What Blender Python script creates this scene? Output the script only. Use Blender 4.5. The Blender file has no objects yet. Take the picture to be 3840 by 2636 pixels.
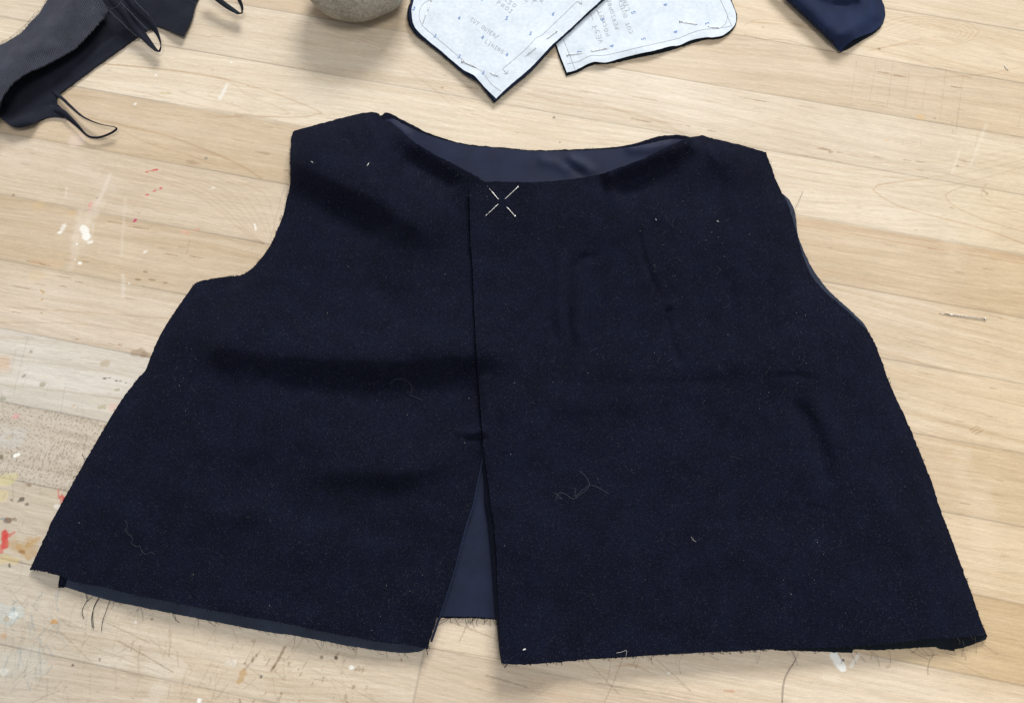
import bpy, math, random
import numpy as np
from mathutils import Matrix, Vector
from mathutils.geometry import delaunay_2d_cdt

random.seed(7)
RNG = np.random.default_rng(11)
SC = bpy.context.scene

# ------------------------------------------------------------------ camera
F, TILT, ROLL, CH = 2950.0, 0.28753, 0.024166, 0.408
cam_d = bpy.data.cameras.new('camera')
cam = bpy.data.objects.new('camera', cam_d)
SC.collection.objects.link(cam)
cam_d.sensor_fit = 'HORIZONTAL'
cam_d.sensor_width = 36.0
cam_d.lens = 36.0 * F / 3840.0
cam_d.clip_start = 0.01
cam_d.clip_end = 50.0
cam.matrix_world = (Matrix.Translation((0, 0, CH)) @ Matrix.Rotation(TILT, 4, 'X') @ Matrix.Rotation(ROLL, 4, 'Z'))
SC.camera = cam

# ------------------------------------------------------------------ light
w = bpy.data.worlds.new("World")
SC.world = w
w.use_nodes = True
w.node_tree.nodes['Background'].inputs[0].default_value = (0.93, 0.96, 1.0, 1)
w.node_tree.nodes['Background'].inputs[1].default_value = 0.36

def area(name, loc, target, sx, sy, power, col):
    d = bpy.data.lights.new(name, 'AREA')
    d.shape = 'RECTANGLE'; d.size = sx; d.size_y = sy
    d.energy = power; d.color = col
    o = bpy.data.objects.new(name, d)
    o.location = loc
    o.rotation_euler = (Vector(target) - Vector(loc)).to_track_quat('-Z', 'Y').to_euler()
    SC.collection.objects.link(o)
    return o
area('window_light', (1.0, 4.85, 3.15), (0, 0, 0), 2.1, 1.5, 318, (1.0, 0.985, 0.96))
area('ceiling_light', (0.5, -0.2, 2.6), (0, 0, 0), 0.8, 0.8, 24, (1.0, 0.985, 0.95))
SC.view_settings.view_transform = 'Standard'
SC.view_settings.look = 'None'
SC.view_settings.exposure = 0.0
SC.view_settings.gamma = 1.0

# ------------------------------------------------------------------ maths
ct, st, cr, sr = math.cos(TILT), math.sin(TILT), math.cos(ROLL), math.sin(ROLL)
def unproj(px, py, z=0.0):
    """photo measurement -> point in the room, on the level z (metres) above the table top"""
    px = np.asarray(px, float); py = np.asarray(py, float)
    u = (px - 1920) / F; v = -(py - 1318) / F
    u2 = u * cr - v * sr; v2 = u * sr + v * cr
    dx = u2; dy = v2 * ct + st; dz = v2 * st - ct
    k = (CH - z) / -dz
    return dx * k, dy * k
def topx(x, y):
    """world (on table) -> measurement units, for the wood generator"""
    vx = x; vy = y * ct + (-CH) * st; vz = -y * st + (-CH) * ct
    u2 = vx / -vz; v2 = vy / -vz
    u = u2 * cr + v2 * sr; v = -u2 * sr + v2 * cr
    return u * F + 1920, 1318 - v * F
def W3(px, py, zmm):
    x, y = unproj(px, py, zmm * 0.001)
    return Vector((float(x), float(y), zmm * 0.001))

NL = 256
_lat = [np.random.default_rng(100 + i).random((NL, NL)) for i in range(6)]
def vnoise(x, y, seed=0):
    L = _lat[seed % 6]
    x = x + 17.3 * seed; y = y + 9.1 * seed
    xi = np.floor(x).astype(np.int64); yi = np.floor(y).astype(np.int64)
    fx = x - xi; fy = y - yi
    fx = fx * fx * (3 - 2 * fx); fy = fy * fy * (3 - 2 * fy)
    x0 = xi % NL; x1 = (xi + 1) % NL; y0 = yi % NL; y1 = (yi + 1) % NL
    a = L[x0, y0] * (1 - fx) + L[x1, y0] * fx
    b = L[x0, y1] * (1 - fx) + L[x1, y1] * fx
    return a * (1 - fy) + b * fy
def fbm(x, y, seed=0, octs=4):
    s = 0; a = 0.5; t = 0
    for i in range(octs):
        s = s + a * vnoise(x * 2 ** i, y * 2 ** i, seed + i); t += a; a *= .5
    return s / t
def sm(e0, e1, x):
    t = np.clip((x - e0) / (e1 - e0), 0, 1)
    return t * t * (3 - 2 * t)
def lin(r, g, b):
    f = lambda c: (c / 255 / 12.92) if c / 255 <= 0.04045 else ((c / 255 + 0.055) / 1.055) ** 2.4
    return np.array([f(r), f(g), f(b)])

def pdist(x, y, pts):
    """distance to polyline and parameter 0..1 along it"""
    pts = np.asarray(pts, float)
    best = np.full(np.shape(x), 1e9); par = np.zeros(np.shape(x))
    seg = np.hypot(*(pts[1:] - pts[:-1]).T); tot = max(seg.sum(), 1e-9); acc = 0
    for i in range(len(pts) - 1):
        a = pts[i]; d = pts[i + 1] - a; L2 = max((d ** 2).sum(), 1e-12)
        t = np.clip(((x - a[0]) * d[0] + (y - a[1]) * d[1]) / L2, 0, 1)
        dd = np.hypot(x - a[0] - t * d[0], y - a[1] - t * d[1])
        m = dd < best
        best = np.where(m, dd, best); par = np.where(m, (acc + t * seg[i]) / tot, par)
        acc += seg[i]
    return best, par

# ------------------------------------------------------------------ materials
def newmat(name):
    m = bpy.data.materials.new(name); m.use_nodes = True
    nt = m.node_tree; b = nt.nodes['Principled BSDF']
    return m, nt, b
def N(nt, t, **kw):
    n = nt.nodes.new(t)
    for k, v in kw.items():
        if k.startswith('i_'):
            n.inputs[k[2:].replace('_', ' ')].default_value = v
        else:
            setattr(n, k, v)
    return n
def noise(nt, coord, scale, detail=3, rough=.55, dist=0.0):
    n = N(nt, 'ShaderNodeTexNoise')
    n.inputs['Scale'].default_value = scale; n.inputs['Detail'].default_value = detail
    n.inputs['Roughness'].default_value = rough; n.inputs['Distortion'].default_value = dist
    nt.links.new(coord, n.inputs['Vector'])
    return n.outputs['Fac']
def ramp(nt, fac, stops):
    n = N(nt, 'ShaderNodeValToRGB')
    e = n.color_ramp.elements
    e[0].position, e[0].color = stops[0][0], (*stops[0][1], 1)
    e[1].position, e[1].color = stops[-1][0], (*stops[-1][1], 1)
    for p, c in stops[1:-1]:
        q = e.new(p); q.color = (*c, 1)
    nt.links.new(fac, n.inputs['Fac'])
    return n.outputs['Color']
def mapping(nt, coord, rot=0, scale=(1, 1, 1)):
    m = N(nt, 'ShaderNodeMapping')
    m.inputs['Rotation'].default_value = (0, 0, rot); m.inputs['Scale'].default_value = scale
    nt.links.new(coord, m.inputs['Vector'])
    return m.outputs['Vector']
def mul(nt, a, b, fac=1.0, mode='MULTIPLY'):
    m = N(nt, 'ShaderNodeMix', data_type='RGBA', blend_type=mode)
    m.inputs[0].default_value = fac
    nt.links.new(a, m.inputs[6]); nt.links.new(b, m.inputs[7])
    return m.outputs[2]
def math_(nt, op, a, b):
    m = N(nt, 'ShaderNodeMath', operation=op)
    for i, v in ((0, a), (1, b)):
        if isinstance(v, (int, float)): m.inputs[i].default_value = v
        else: nt.links.new(v, m.inputs[i])
    return m.outputs[0]
def bump(nt, b, h, strength, dist):
    n = N(nt, 'ShaderNodeBump'); n.inputs['Strength'].default_value = strength
    n.inputs['Distance'].default_value = dist
    nt.links.new(h, n.inputs['Height']); nt.links.new(n.outputs[0], b.inputs['Normal'])

def fabric(name, col, var=.5, sheen=.3, sheencol=(.35, .4, .6), rough=.95, spec=.15, twill=None, tw_rot=0.8,
           nap=2200, bumpd=.00025, bstr=.6, fleck=0.0, mott=0.0):
    m, nt, b = newmat(name)
    tc = N(nt, 'ShaderNodeTexCoord').outputs['Object']
    n1 = noise(nt, tc, nap, 2, .6)
    n2 = noise(nt, tc, 90, 4, .6)
    n3 = noise(nt, tc, 18, 3, .5)
    c = np.array(col)
    a = ramp(nt, n1, [(.3, tuple(c * (1 - var))), (.7, tuple(c * (1 + var)))])
    g = ramp(nt, n2, [(.3, (.8,) * 3), (.7, (1.15, 1.15, 1.2))])
    g3 = ramp(nt, n3, [(.3, (.92, .92, .9)), (.7, (1.08, 1.05, 1.1))])
    out = mul(nt, mul(nt, a, g), g3)
    h = n1
    if mott:
        out = mul(nt, out, ramp(nt, noise(nt, tc, 420, 3, .65), [(.3, (1 - mott,) * 3), (.7, (1 + mott,) * 3)]))
    if twill:
        mp = mapping(nt, tc, tw_rot)
        wv = N(nt, 'ShaderNodeTexWave', wave_type='BANDS', bands_direction='X')
        wv.inputs['Scale'].default_value = twill; wv.inputs['Distortion'].default_value = .6
        wv.inputs['Detail'].default_value = 1; wv.inputs['Detail Scale'].default_value = 2
        nt.links.new(mp, wv.inputs['Vector'])
        tw = ramp(nt, wv.outputs['Fac'], [(.2, (.72,) * 3), (.8, (1.2,) * 3)])
        out = mul(nt, out, tw)
        h = math_(nt, 'ADD', math_(nt, 'MULTIPLY', n1, .4), wv.outputs['Fac'])
    if fleck:
        nf = noise(nt, tc, 1400, 0, .5)
        fl = ramp(nt, nf, [(.64, (0, 0, 0)), (.80, (fleck,) * 3)])
        out = mul(nt, out, fl, 1.0, 'ADD')
    nt.links.new(out, b.inputs['Base Color'])
    b.inputs['Roughness'].default_value = rough
    b.inputs['Specular IOR Level'].default_value = spec
    b.inputs['Sheen Weight'].default_value = sheen
    b.inputs['Sheen Roughness'].default_value = .45
    b.inputs['Sheen Tint'].default_value = (*sheencol, 1)
    bump(nt, b, h, bstr, bumpd)
    return m

M = {}
M['wool'] = fabric('navy_wool', (.0046, .0060, .0145), .75, .07, (.42, .48, .75), spec=.08, fleck=.013, mott=.10)
M['lining'] = fabric('navy_lining', (.0105, .0160, .042), .12, .04, (.4, .5, .9), rough=.62, spec=.16, twill=420, tw_rot=.5, bumpd=.00006, bstr=.4)
M['facing'] = fabric('slate_facing', (.026, .036, .060), .15, .08, (.5, .6, .8), rough=.6, spec=.15, twill=380, tw_rot=0.0, bumpd=.00006, bstr=.4)
M['charcoal'] = fabric('charcoal_twill', (.046, .050, .064), .3, .12, (.6, .62, .8), spec=.08, twill=330, tw_rot=.2, bumpd=.00015)
M['charcoal_dark'] = fabric('dark_charcoal_cloth', (.015, .017, .025), .25, .08, (.5, .55, .8), spec=.1, bumpd=.0001)
M['green_black'] = fabric('black_cloth', (.008, .012, .016), .2, .1, (.4, .6, .7))
M['navy_satin'] = fabric('navy_satin', (.0145, .023, .056), .10, .05, (.4, .5, .9), rough=.7, spec=.07, bumpd=.00004, bstr=.3)

def simple(name, col, rough=.6, metal=0, spec=.5):
    m, nt, b = newmat(name)
    tc = N(nt, 'ShaderNodeTexCoord').outputs['Object']
    c = np.array(col)
    o = ramp(nt, noise(nt, tc, 600, 2), [(.3, tuple(c * .85)), (.7, tuple(np.minimum(c * 1.15, 1)))])
    nt.links.new(o, b.inputs['Base Color'])
    b.inputs['Roughness'].default_value = rough; b.inputs['Metallic'].default_value = metal
    b.inputs['Specular IOR Level'].default_value = spec
    return m
M['steel'] = simple('pin_steel', (.62, .61, .59), .38, 1.0)
M['thread'] = simple('dark_thread', (.012, .012, .02), .8)
M['thread_brown'] = simple('brown_thread', (.20, .16, .15), .8)
M['thread_pale'] = simple('pale_thread', (.07, .077, .10), .8)
M['lint'] = simple('lint', (.07, .075, .10), .9)
M['white_fleck'] = simple('white_fleck', (.75, .75, .70), .7)
M['pencil'] = simple('pencil_mark', (.36, .38, .42), .8)
M['blue_ink'] = simple('blue_ink', (.13, .24, .52), .8)

def paper_mat():
    m, nt, b = newmat('pattern_paper')
    tc = N(nt, 'ShaderNodeTexCoord').outputs['Object']
    a = ramp(nt, noise(nt, tc, 70, 5, .65), [(.3, (.63, .70, .785)), (.7, (.72, .79, .86))])
    g = ramp(nt, noise(nt, tc, 420, 3), [(.35, (.94,) * 3), (.65, (1.04,) * 3)])
    nt.links.new(mul(nt, a, g), b.inputs['Base Color'])
    b.inputs['Roughness'].default_value = .75
    bump(nt, b, noise(nt, tc, 120, 4), .35, .0006)
    return m
M['paper'] = paper_mat()

def stone_mat():
    m, nt, b = newmat('pebble_stone')
    tc = N(nt, 'ShaderNodeTexCoord').outputs['Object']
    a = ramp(nt, noise(nt, tc, 650, 3, .7), [(.32, (.26, .24, .195)), (.5, (.37, .345, .295)), (.68, (.50, .475, .42))])
    g = ramp(nt, noise(nt, tc, 45, 4, .6), [(.3, (.75, .72, .68)), (.72, (1.15, 1.13, 1.1))])
    nt.links.new(mul(nt, a, g), b.inputs['Base Color'])
    b.inputs['Roughness'].default_value = .8
    bump(nt, b, noise(nt, tc, 500, 4, .7), .6, .0006)
    return m
M['stone'] = stone_mat()

# ------------------------------------------------------------------ object helpers
def tag(o, label=None, cat=None, group=None, kind=None):
    if label: o['label'] = label
    if cat: o['category'] = cat
    if group: o['group'] = group
    if kind: o['kind'] = kind
    return o
def empty(name, loc, label, cat, group=None):
    o = bpy.data.objects.new(name, None)
    o.empty_display_size = .01
    o.location = loc
    SC.collection.objects.link(o)
    return tag(o, label, cat, group)
class MB:
    def __init__(s): s.v = []; s.f = []; s.m = []
    def add(s, v, f, mi=0):
        b = len(s.v); s.v += [tuple(p) for p in v]
        s.f += [tuple(i + b for i in q) for q in f]; s.m += [mi] * len(f)
    def tube(s, pts, r, n=5, mi=0, r2=None):
        pts = [Vector(p) for p in pts]; v = []; f = []
        k = len(pts)
        for i, p in enumerate(pts):
            d = (pts[min(i + 1, k - 1)] - pts[max(i - 1, 0)])
            if d.length < 1e-9: d = Vector((1, 0, 0))
            d.normalize()
            a = d.cross(Vector((0, 0, 1)))
            if a.length < .1: a = d.cross(Vector((1, 0, 0)))
            a.normalize(); c = d.cross(a)
            rr = r if r2 is None else r + (r2 - r) * i / (k - 1)
            for j in range(n):
                t = 2 * math.pi * j / n
                v.append(p + a * (rr * math.cos(t)) + c * (rr * math.sin(t)))
        for i in range(k - 1):
            for j in range(n):
                f.append((i * n + j, i * n + (j + 1) % n, (i + 1) * n + (j + 1) % n, (i + 1) * n + j))
        f.append(tuple(range(n))[::-1]); f.append(tuple((k - 1) * n + j for j in range(n)))
        s.add(v, f, mi)
    def ball(s, c, rx, ry=None, rz=None, mi=0, nu=10, nv=7):
        ry = ry or rx; rz = rz or rx; v = []; f = []
        for i in range(nv + 1):
            ph = math.pi * i / nv
            for j in range(nu):
                th = 2 * math.pi * j / nu
                v.append((c[0] + rx * math.sin(ph) * math.cos(th), c[1] + ry * math.sin(ph) * math.sin(th), c[2] + rz * math.cos(ph)))
        for i in range(nv):
            for j in range(nu):
                f.append((i * nu + j, (i + 1) * nu + j, (i + 1) * nu + (j + 1) % nu, i * nu + (j + 1) % nu))
        s.add(v, f, mi)
    def build(s, name, mats, parent=None, smooth=True):
        off = Vector(parent.location) if parent else Vector()
        if parent and parent.parent: off += Vector(parent.parent.location)
        me = bpy.data.meshes.new(name)
        me.from_pydata([(p[0] - off[0], p[1] - off[1], p[2] - off[2]) for p in s.v], [], s.f)
        if not isinstance(mats, (list, tuple)): mats = [mats]
        for m in mats: me.materials.append(m)
        me.polygons.foreach_set('material_index', s.m)
        me.polygons.foreach_set('use_smooth', [smooth] * len(s.f))
        me.update()
        o = bpy.data.objects.new(name, me)
        SC.collection.objects.link(o)
        if parent: o.parent = parent
        return o

def spline(pts, step=8.0, closed=False):
    """Catmull-Rom through points (any dimension), resampled"""
    P = np.asarray(pts, float); n = len(P); out = []
    rng = range(n if closed else n - 1)
    for i in rng:
        if closed: p0, p1, p2, p3 = P[(i - 1) % n], P[i], P[(i + 1) % n], P[(i + 2) % n]
        else: p0, p1, p2, p3 = P[max(i - 1, 0)], P[i], P[i + 1], P[min(i + 2, n - 1)]
        L = np.hypot(*(p2 - p1)[:2]); k = max(1, int(L / step))
        for j in range(k):
            t = j / k
            out.append(.5 * ((2 * p1) + (-p0 + p2) * t + (2 * p0 - 5 * p1 + 4 * p2 - p3) * t * t + (-p0 + 3 * p1 - 3 * p2 + p3) * t ** 3))
    if not closed: out.append(P[-1])
    return np.array(out)
def outline(segs, step=8, jit=0.0, seed=1):
    """closed outline from several runs; runs join at hard corners; jit roughens the cut edge"""
    out = []
    for s in segs:
        q = spline(s, step)
        out.append(q[:-1])
    o = np.concatenate(out)
    if jit:
        r = np.random.default_rng(seed)
        o = o + r.normal(0, jit, o.shape)
    return o
def inside(px, py, poly):
    c = np.zeros(np.shape(px), bool); n = len(poly); j = n - 1
    for i in range(n):
        xi, yi = poly[i]; xj, yj = poly[j]
        if yi != yj:
            m = ((yi > py) != (yj > py)) & (px < (xj - xi) * (py - yi) / (yj - yi) + xi)
            c ^= m
        j = i
    return c
def panel_geo(mb, poly, zf, thick, step=12, mi=0, seed=3, mi_edge=None):
    """cloth or paper sheet: flat outline, own height field zf (mm), real thickness (mm)"""
    poly = np.asarray(poly, float)
    x0, y0 = poly.min(0); x1, y1 = poly.max(0)
    gx, gy = np.meshgrid(np.arange(x0, x1, step), np.arange(y0, y1, step * .9))
    gx = gx + (np.arange(gx.shape[0]) % 2)[:, None] * step * .5
    gx = gx.ravel(); gy = gy.ravel()
    m = inside(gx, gy, poly); gx, gy = gx[m], gy[m]
    # keep away from the edge
    keep = np.ones(len(gx), bool)
    cell = {}
    for p in poly: cell.setdefault((int(p[0] // step), int(p[1] // step)), []).append(p)
    for i in range(len(gx)):
        cx, cy = int(gx[i] // step), int(gy[i] // step)
        for a in (-1, 0, 1):
            for b in (-1, 0, 1):
                for p in cell.get((cx + a, cy + b), ()):
                    if (p[0] - gx[i]) ** 2 + (p[1] - gy[i]) ** 2 < (step * .5) ** 2: keep[i] = False
    gx, gy = gx[keep], gy[keep]
    pts = [Vector((float(a), float(b))) for a, b in poly] + [Vector((float(a), float(b))) for a, b in zip(gx, gy)]
    n = len(poly)
    vs, es, fs, *_ = delaunay_2d_cdt(pts, [(i, (i + 1) % n) for i in range(n)], [], 1, 1e-3)
    vp = np.array([(v.x, v.y) for v in vs])
    z = np.asarray(zf(vp[:, 0], vp[:, 1]), float) * .001
    X, Y = unproj(vp[:, 0], vp[:, 1], z)
    # orientation: y flips between measurement and world
    tri = []
    for f in fs:
        a, b, c = f
        ar = (X[b] - X[a]) * (Y[c] - Y[a]) - (X[c] - X[a]) * (Y[b] - Y[a])
        tri.append((a, b, c) if ar > 0 else (a, c, b))
    top = np.c_[X, Y, z]; t = thick * .001
    bot = np.c_[X, Y, z - t]
    cnt = {}
    for f in tri:
        for e in ((f[0], f[1]), (f[1], f[2]), (f[2], f[0])):
            cnt[e] = cnt.get(e, 0) + 1
    bd = [e for e in cnt if (e[1], e[0]) not in cnt]
    k = len(top)
    mb.add(np.r_[top, bot], [f for f in tri] + [(f[0] + k, f[2] + k, f[1] + k) for f in tri], mi)
    wv = []; wf = []
    for a, b in bd:
        i = len(wv)
        wv += [top[a], top[b], bot[b], bot[a]]
        wf.append((i + 3, i + 2, i + 1, i))
    mb.add(wv, wf, mi if mi_edge is None else mi_edge)
def panel(name, poly, zf, thick, mat, parent, step=12, label=None):
    mb = MB(); panel_geo(mb, poly, zf, thick, step)
    o = mb.build(name, mat, parent)
    if label: o['label'] = label
    return o
def ribbon_geo(mb, pts, halfw, thick=.5, mi=0, twist=None):
    """narrow strip of cloth; pts = (px,py,zmm); halfw mm; twist = angle of the cross section from flat"""
    q = spline(pts, 6)
    P = [W3(a, b, c) for a, b, c in q]; k = len(P); v = []; f = []
    tw = twist or (lambda t: 0.0); t_ = thick * .0005
    hw = halfw if callable(halfw) else (lambda t: halfw)
    for i, p in enumerate(P):
        d = (P[min(i + 1, k - 1)] - P[max(i - 1, 0)]).normalized()
        sd = d.cross(Vector((0, 0, 1))).normalized(); up = sd.cross(d)
        a = tw(i / (k - 1)); s2 = sd * math.cos(a) + up * math.sin(a); u2 = up * math.cos(a) - sd * math.sin(a)
        h = hw(i / (k - 1)) * .001
        v += [p - s2 * h + u2 * t_, p + s2 * h + u2 * t_, p + s2 * h - u2 * t_, p - s2 * h - u2 * t_]
    for i in range(k - 1):
        for j in range(4):
            a = i * 4 + j; b = i * 4 + (j + 1) % 4
            f.append((a, b, b + 4, a + 4))
    f.append((3, 2, 1, 0)); f.append(tuple((k - 1) * 4 + j for j in range(4)))
    mb.add(v, f, mi)
def strand(mb, pts, r=.12, mi=0, step=6):
    q = spline(pts, step)
    mb.tube([W3(a, b, c) for a, b, c in q], r * .001, 4, mi)

# ------------------------------------------------------------------ table top (board-aligned sheet, painted by plank)
GA, GW, GO = 0.16976218, 0.09339305 * CH, -0.65776405 * CH
def grid_axis(lo, hi, d, far):
    core = np.arange(lo, hi, d)
    ext = [];  x = d; p = hi
    while p < far: x *= 1.25; p += x; ext.append(p)
    ext2 = []; x = d; p = lo
    while p > -far: x *= 1.25; p -= x; ext2.append(p)
    return np.array(ext2[::-1] + list(core) + ext)
S = grid_axis(-0.385, 0.41, .00055, .8)         # along the boards
T = grid_axis(-0.225, 0.40, .00042, .75)         # across, n = x sin a + y cos a
SS, TT = np.meshgrid(S, T, indexing='ij')
XX = SS * math.cos(GA) + TT * math.sin(GA)
YY = -SS * math.sin(GA) + TT * math.cos(GA)
def st_of(px, py):
    x, y = unproj(px, py, 0)
    return x * math.cos(GA) - y * math.sin(GA), x * math.sin(GA) + y * math.cos(GA)
K = (-TT - GO) / GW
KI = np.floor(K).astype(int); KF = K - KI         # plank number and place across it
PX, PY = topx(XX, YY)
# plank tone: (joints in px x, tones left to right)
WARM = 1.0
tones = {
 -4: ([], [(221, 203, 171)]), -3: ([], [(225, 207, 175)]), -2: ([], [(216, 198, 168)]),
 -1: ([], [(225, 211, 185)]), 0: ([], [(230, 216, 189)]),
 1: ([1900], [(213, 194, 163), (215, 195, 163)]), 2: ([1900], [(220, 204, 178), (225, 208, 179)]),
 3: ([1900], [(213, 195, 165), (224, 206, 175)]), 4: ([2300], [(221, 206, 181), (219, 199, 166)]),
 5: ([1900], [(222, 215, 198), (225, 206, 174)]), 6: ([900], [(211, 199, 177), (211, 188, 150)]),
 7: ([1350], [(215, 199, 169), (225, 208, 179)]), 8: ([1559], [(219, 205, 179), (213, 196, 169)]),
 9: ([], [(215, 199, 172)]), }
EXPO = .915 * np.array([1.0, .985, 1.035])
COL = np.zeros(SS.shape + (3,)); JOINT = np.zeros(SS.shape)
SEED = np.zeros(SS.shape)
for k in range(KI.min(), KI.max() + 1):
    m = KI == k
    if not m.any(): continue
    js, tn = tones.get(k, ([], [(215, 193, 160)]))
    # joint positions as s coordinates
    c = np.empty(m.sum() * 3).reshape(-1, 3); c[:] = lin(*tn[0]) * EXPO; s_ = SS[m]; sd = np.full(len(s_), k * 3.7)
    jd = np.zeros(len(s_))
    for i, j in enumerate(js):
        # find s of the joint at this plank's middle
        tt = -(k + .5) * GW - GO
        ss = np.linspace(-.5, .5, 4001)
        xx = ss * math.cos(GA) + tt * math.sin(GA); yy = -ss * math.sin(GA) + tt * math.cos(GA)
        sj = ss[np.argmin(np.abs(topx(xx, yy)[0] - j))]
        r = s_ > sj
        c[r] = lin(*tn[i + 1]) * EXPO; sd[r] += 1.9
        jd = np.maximum(jd, np.exp(-((s_ - sj) / .0005) ** 2))
    COL[m] = c; SEED[m] = sd; JOINT[m] = jd
# long soft streaks
sx = SS * 1.0
def gn(fs, ft, seed, octs=3):
    return fbm(sx * fs + SEED * 5.1, TT * ft + SEED * 13.7, seed, octs)
slope_ = (np.sin(SEED * 12.9898) * 43758.5453 % 1.0 - .5) * .11
warp = (gn(9, 40, 1) - .5) * .006 + (gn(3.5, 14, 3) - .5) * .030 + SS * slope_
def gw(fs, ft, seed, octs=3):
    return fbm(sx * fs + SEED * 5.1, (TT + warp) * ft + SEED * 13.7, seed, octs)
st1 = gw(5, 260, 2, 4); st2 = gw(22, 1100, 3, 3); st3 = gn(120, 2400, 4, 2)
COL *= (1 + (st1 - .5)[..., None] * np.array([.15, .20, .28]))
COL *= (1 + (st2 - .5)[..., None] * np.array([.18, .21, .26]))
COL *= (1 + (st3 - .5)[..., None] * .22)
blotch = fbm(SS * 14, TT * 30, 5, 4)
COL *= (1 + (blotch - .5)[..., None] * np.array([.16, .20, .28]))
# thin growth-ring lines, faint, wandering
for (fr, am, sdd) in ((95, .06, 0), (210, .03, 2)):
    ph = (TT + warp * 1.6) * fr * 2 + (gn(3, 12, sdd) - .5) * 6 + SEED * 2
    fr_ = ph - np.floor(ph)
    line = np.exp(-((fr_ - .5) / .10) ** 2)
    vis = sm(.42, .62, gn(4, 60, sdd + 1))
    COL *= (1 - am * (line * vis)[..., None] * np.array([.8, 1, 1.25]))
# rotated (px space) tone: greyer, darker toward the lower left
lower_left = sm(900, 0, PX) * sm(1300, 1900, PY)
COL = COL * (1 - .05 * lower_left[..., None]) 
g_ = COL.mean(-1, keepdims=True)
grey = (sm(800, 0, PX) * sm(1100, 1500, PY) * .35)[..., None]
COL = COL * (1 - grey) + g_ * np.array([1.02, 1.0, .93]) * grey
warmth = (sm(3300, 3840, PX) * sm(100, 700, PY))[..., None]
COL *= 1 + warmth * np.array([.0, -.03, -.10])
# end-grain-like speckled plank on the left
m = (KI == 6) & (PX < 900)
cu, cv = .00150, .00215
uu = SS[m] / cu + 3.0 * fbm(SS[m] / .007, TT[m] / .006, 1, 3); vv = TT[m] / cv + 2.6 * fbm(SS[m] / .006, TT[m] / .008, 4, 3) + .37 * np.floor(uu)
ci = np.floor(uu).astype(int); cj = np.floor(vv).astype(int)
h1 = _lat[0][ci % NL, cj % NL]; h2 = _lat[1][ci % NL, cj % NL]; h3 = _lat[2][ci % NL, cj % NL]
ex = (uu - ci - .32 - .36 * h1) * cu; ey = (vv - cj - .35 - .3 * h2) * cv
zone = sm(.35, .65, fbm(SS[m] / .02, TT[m] / .008, 3, 3))
dd = np.hypot(ex / .00046, ey / (.00055 + .00060 * zone))
dots = sm(1.15, .35, dd) * sm(.12, .5, h3)
COL[m] *= 1 - .46 * dots[:, None] * np.array([.85, 1, 1.1])
COL[m] *= 1.06
# seams between planks
dse = np.minimum(KF, 1 - KF) * GW
sv = .35 + .65 * sm(.35, .65, fbm(SS * 9 + KI * 3.3, KI * 1.7 + TT * 0, 2, 3))
COL *= 1 - (.48 * np.exp(-(dse / .00032) ** 2) * sv)[..., None]
COL *= 1 - (.06 * np.exp(-(dse / .0016) ** 2))[..., None]
COL *= 1 - .28 * JOINT[..., None]
ROUGH = .42 + .12 * (blotch - .5)

def idx(lo, hi, ax):
    return max(0, np.searchsorted(ax, lo) - 1), min(len(ax), np.searchsorted(ax, hi) + 1)
PXMM = .000145
def paint(pts, wpx, col=None, a=.5, edge=.5, rag=0.0, seed=0, taper=False, mult=None):
    """stain, scratch or paint mark: polyline in photo units, width in px"""
    p = np.array(pts, float); s, t = st_of(p[:, 0], p[:, 1]); q = np.c_[s, t]
    wd = wpx * PXMM * .5; pad = wd * 2.5 + .001
    i0, i1 = idx(s.min() - pad, s.max() + pad, S); j0, j1 = idx(t.min() - pad, t.max() + pad, T)
    if i1 <= i0 or j1 <= j0: return
    sub = np.s_[i0:i1, j0:j1]
    d, par = pdist(SS[sub], TT[sub], q)
    if rag:
        d = d + (fbm(SS[sub] / (wd * 1.3 + .0006), TT[sub] / (wd * 1.3 + .0006), seed, 3) - .5) * 2 * rag * wd
    wloc = wd * (1 - .75 * np.abs(par * 2 - 1) ** 2) if taper else wd
    e = max(wd * edge, .00022)
    al = a * sm(1, 0, (d - (wloc - e * .5)) / e)
    # narrower than the sheet's spacing: keep it visible but fainter
    al = (al * min(1, .25 + wd / .00035))[..., None]
    if mult is not None: COL[sub] *= 1 - al * (1 - np.array(mult))
    else: COL[sub] = COL[sub] * (1 - al) + np.array(col) * al

def gl(pts, w=5, a=.30, c=(.72, .60, .48)):
    """a growth-ring line drawn by hand"""
    paint(spline(pts, 30), w, a=min(1, a * 1.3), mult=c, edge=1.2, rag=.35)
# cathedral figure, left of plank 0 and others
for dx, aa in ((0, .42), (-120, .22), (-260, .18)):
    gl([(330, 236), (620, 262), (850, 300 ), (1040 + dx, 355), (1150 + dx, 398), (1206 + dx, 426), (1150 + dx, 438), (1020 + dx, 440), (880 + dx, 430)], 6, aa)
gl([(560, 330), (700, 345), (660, 340), (780, 375), (900, 400)], 5, .25)
gl([(330, 440), (500, 480), (640, 515), (800, 575), (900, 620), (980, 670)], 9, .34)
gl([(420, 470), (560, 540), (700, 580), (820, 625)], 7, .22)
gl([(300, 300), (520, 345), (760, 400), (960, 440), (1120, 470)], 8, .22)
for i in range(9):
    u = i / 8
    gl([(430 + 60 * i, 625 + 6 * i), (640 + 50 * i, 690 + 5 * i), (780 + 34 * i, 760 + 4 * i), (890 + 20 * i, 850), (960 + 10 * i, 905)], 5.5, .20 - .008 * i)
for i in range(8):
    gl([(0, 640 + 17 * i), (300, 690 + 17 * i), (560, 730 + 18 * i), (760, 790 + 14 * i), (930, 870 + 6 * i), (990, 915)], 5, .11)
gl([(3480, 670), (3340, 686), (3290, 695), (3274, 712), (3300, 735), (3350, 765), (3430, 792), (3600, 835), (3720, 870), (3840, 915)], 5, .45, (.72, .55, .42))
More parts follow.
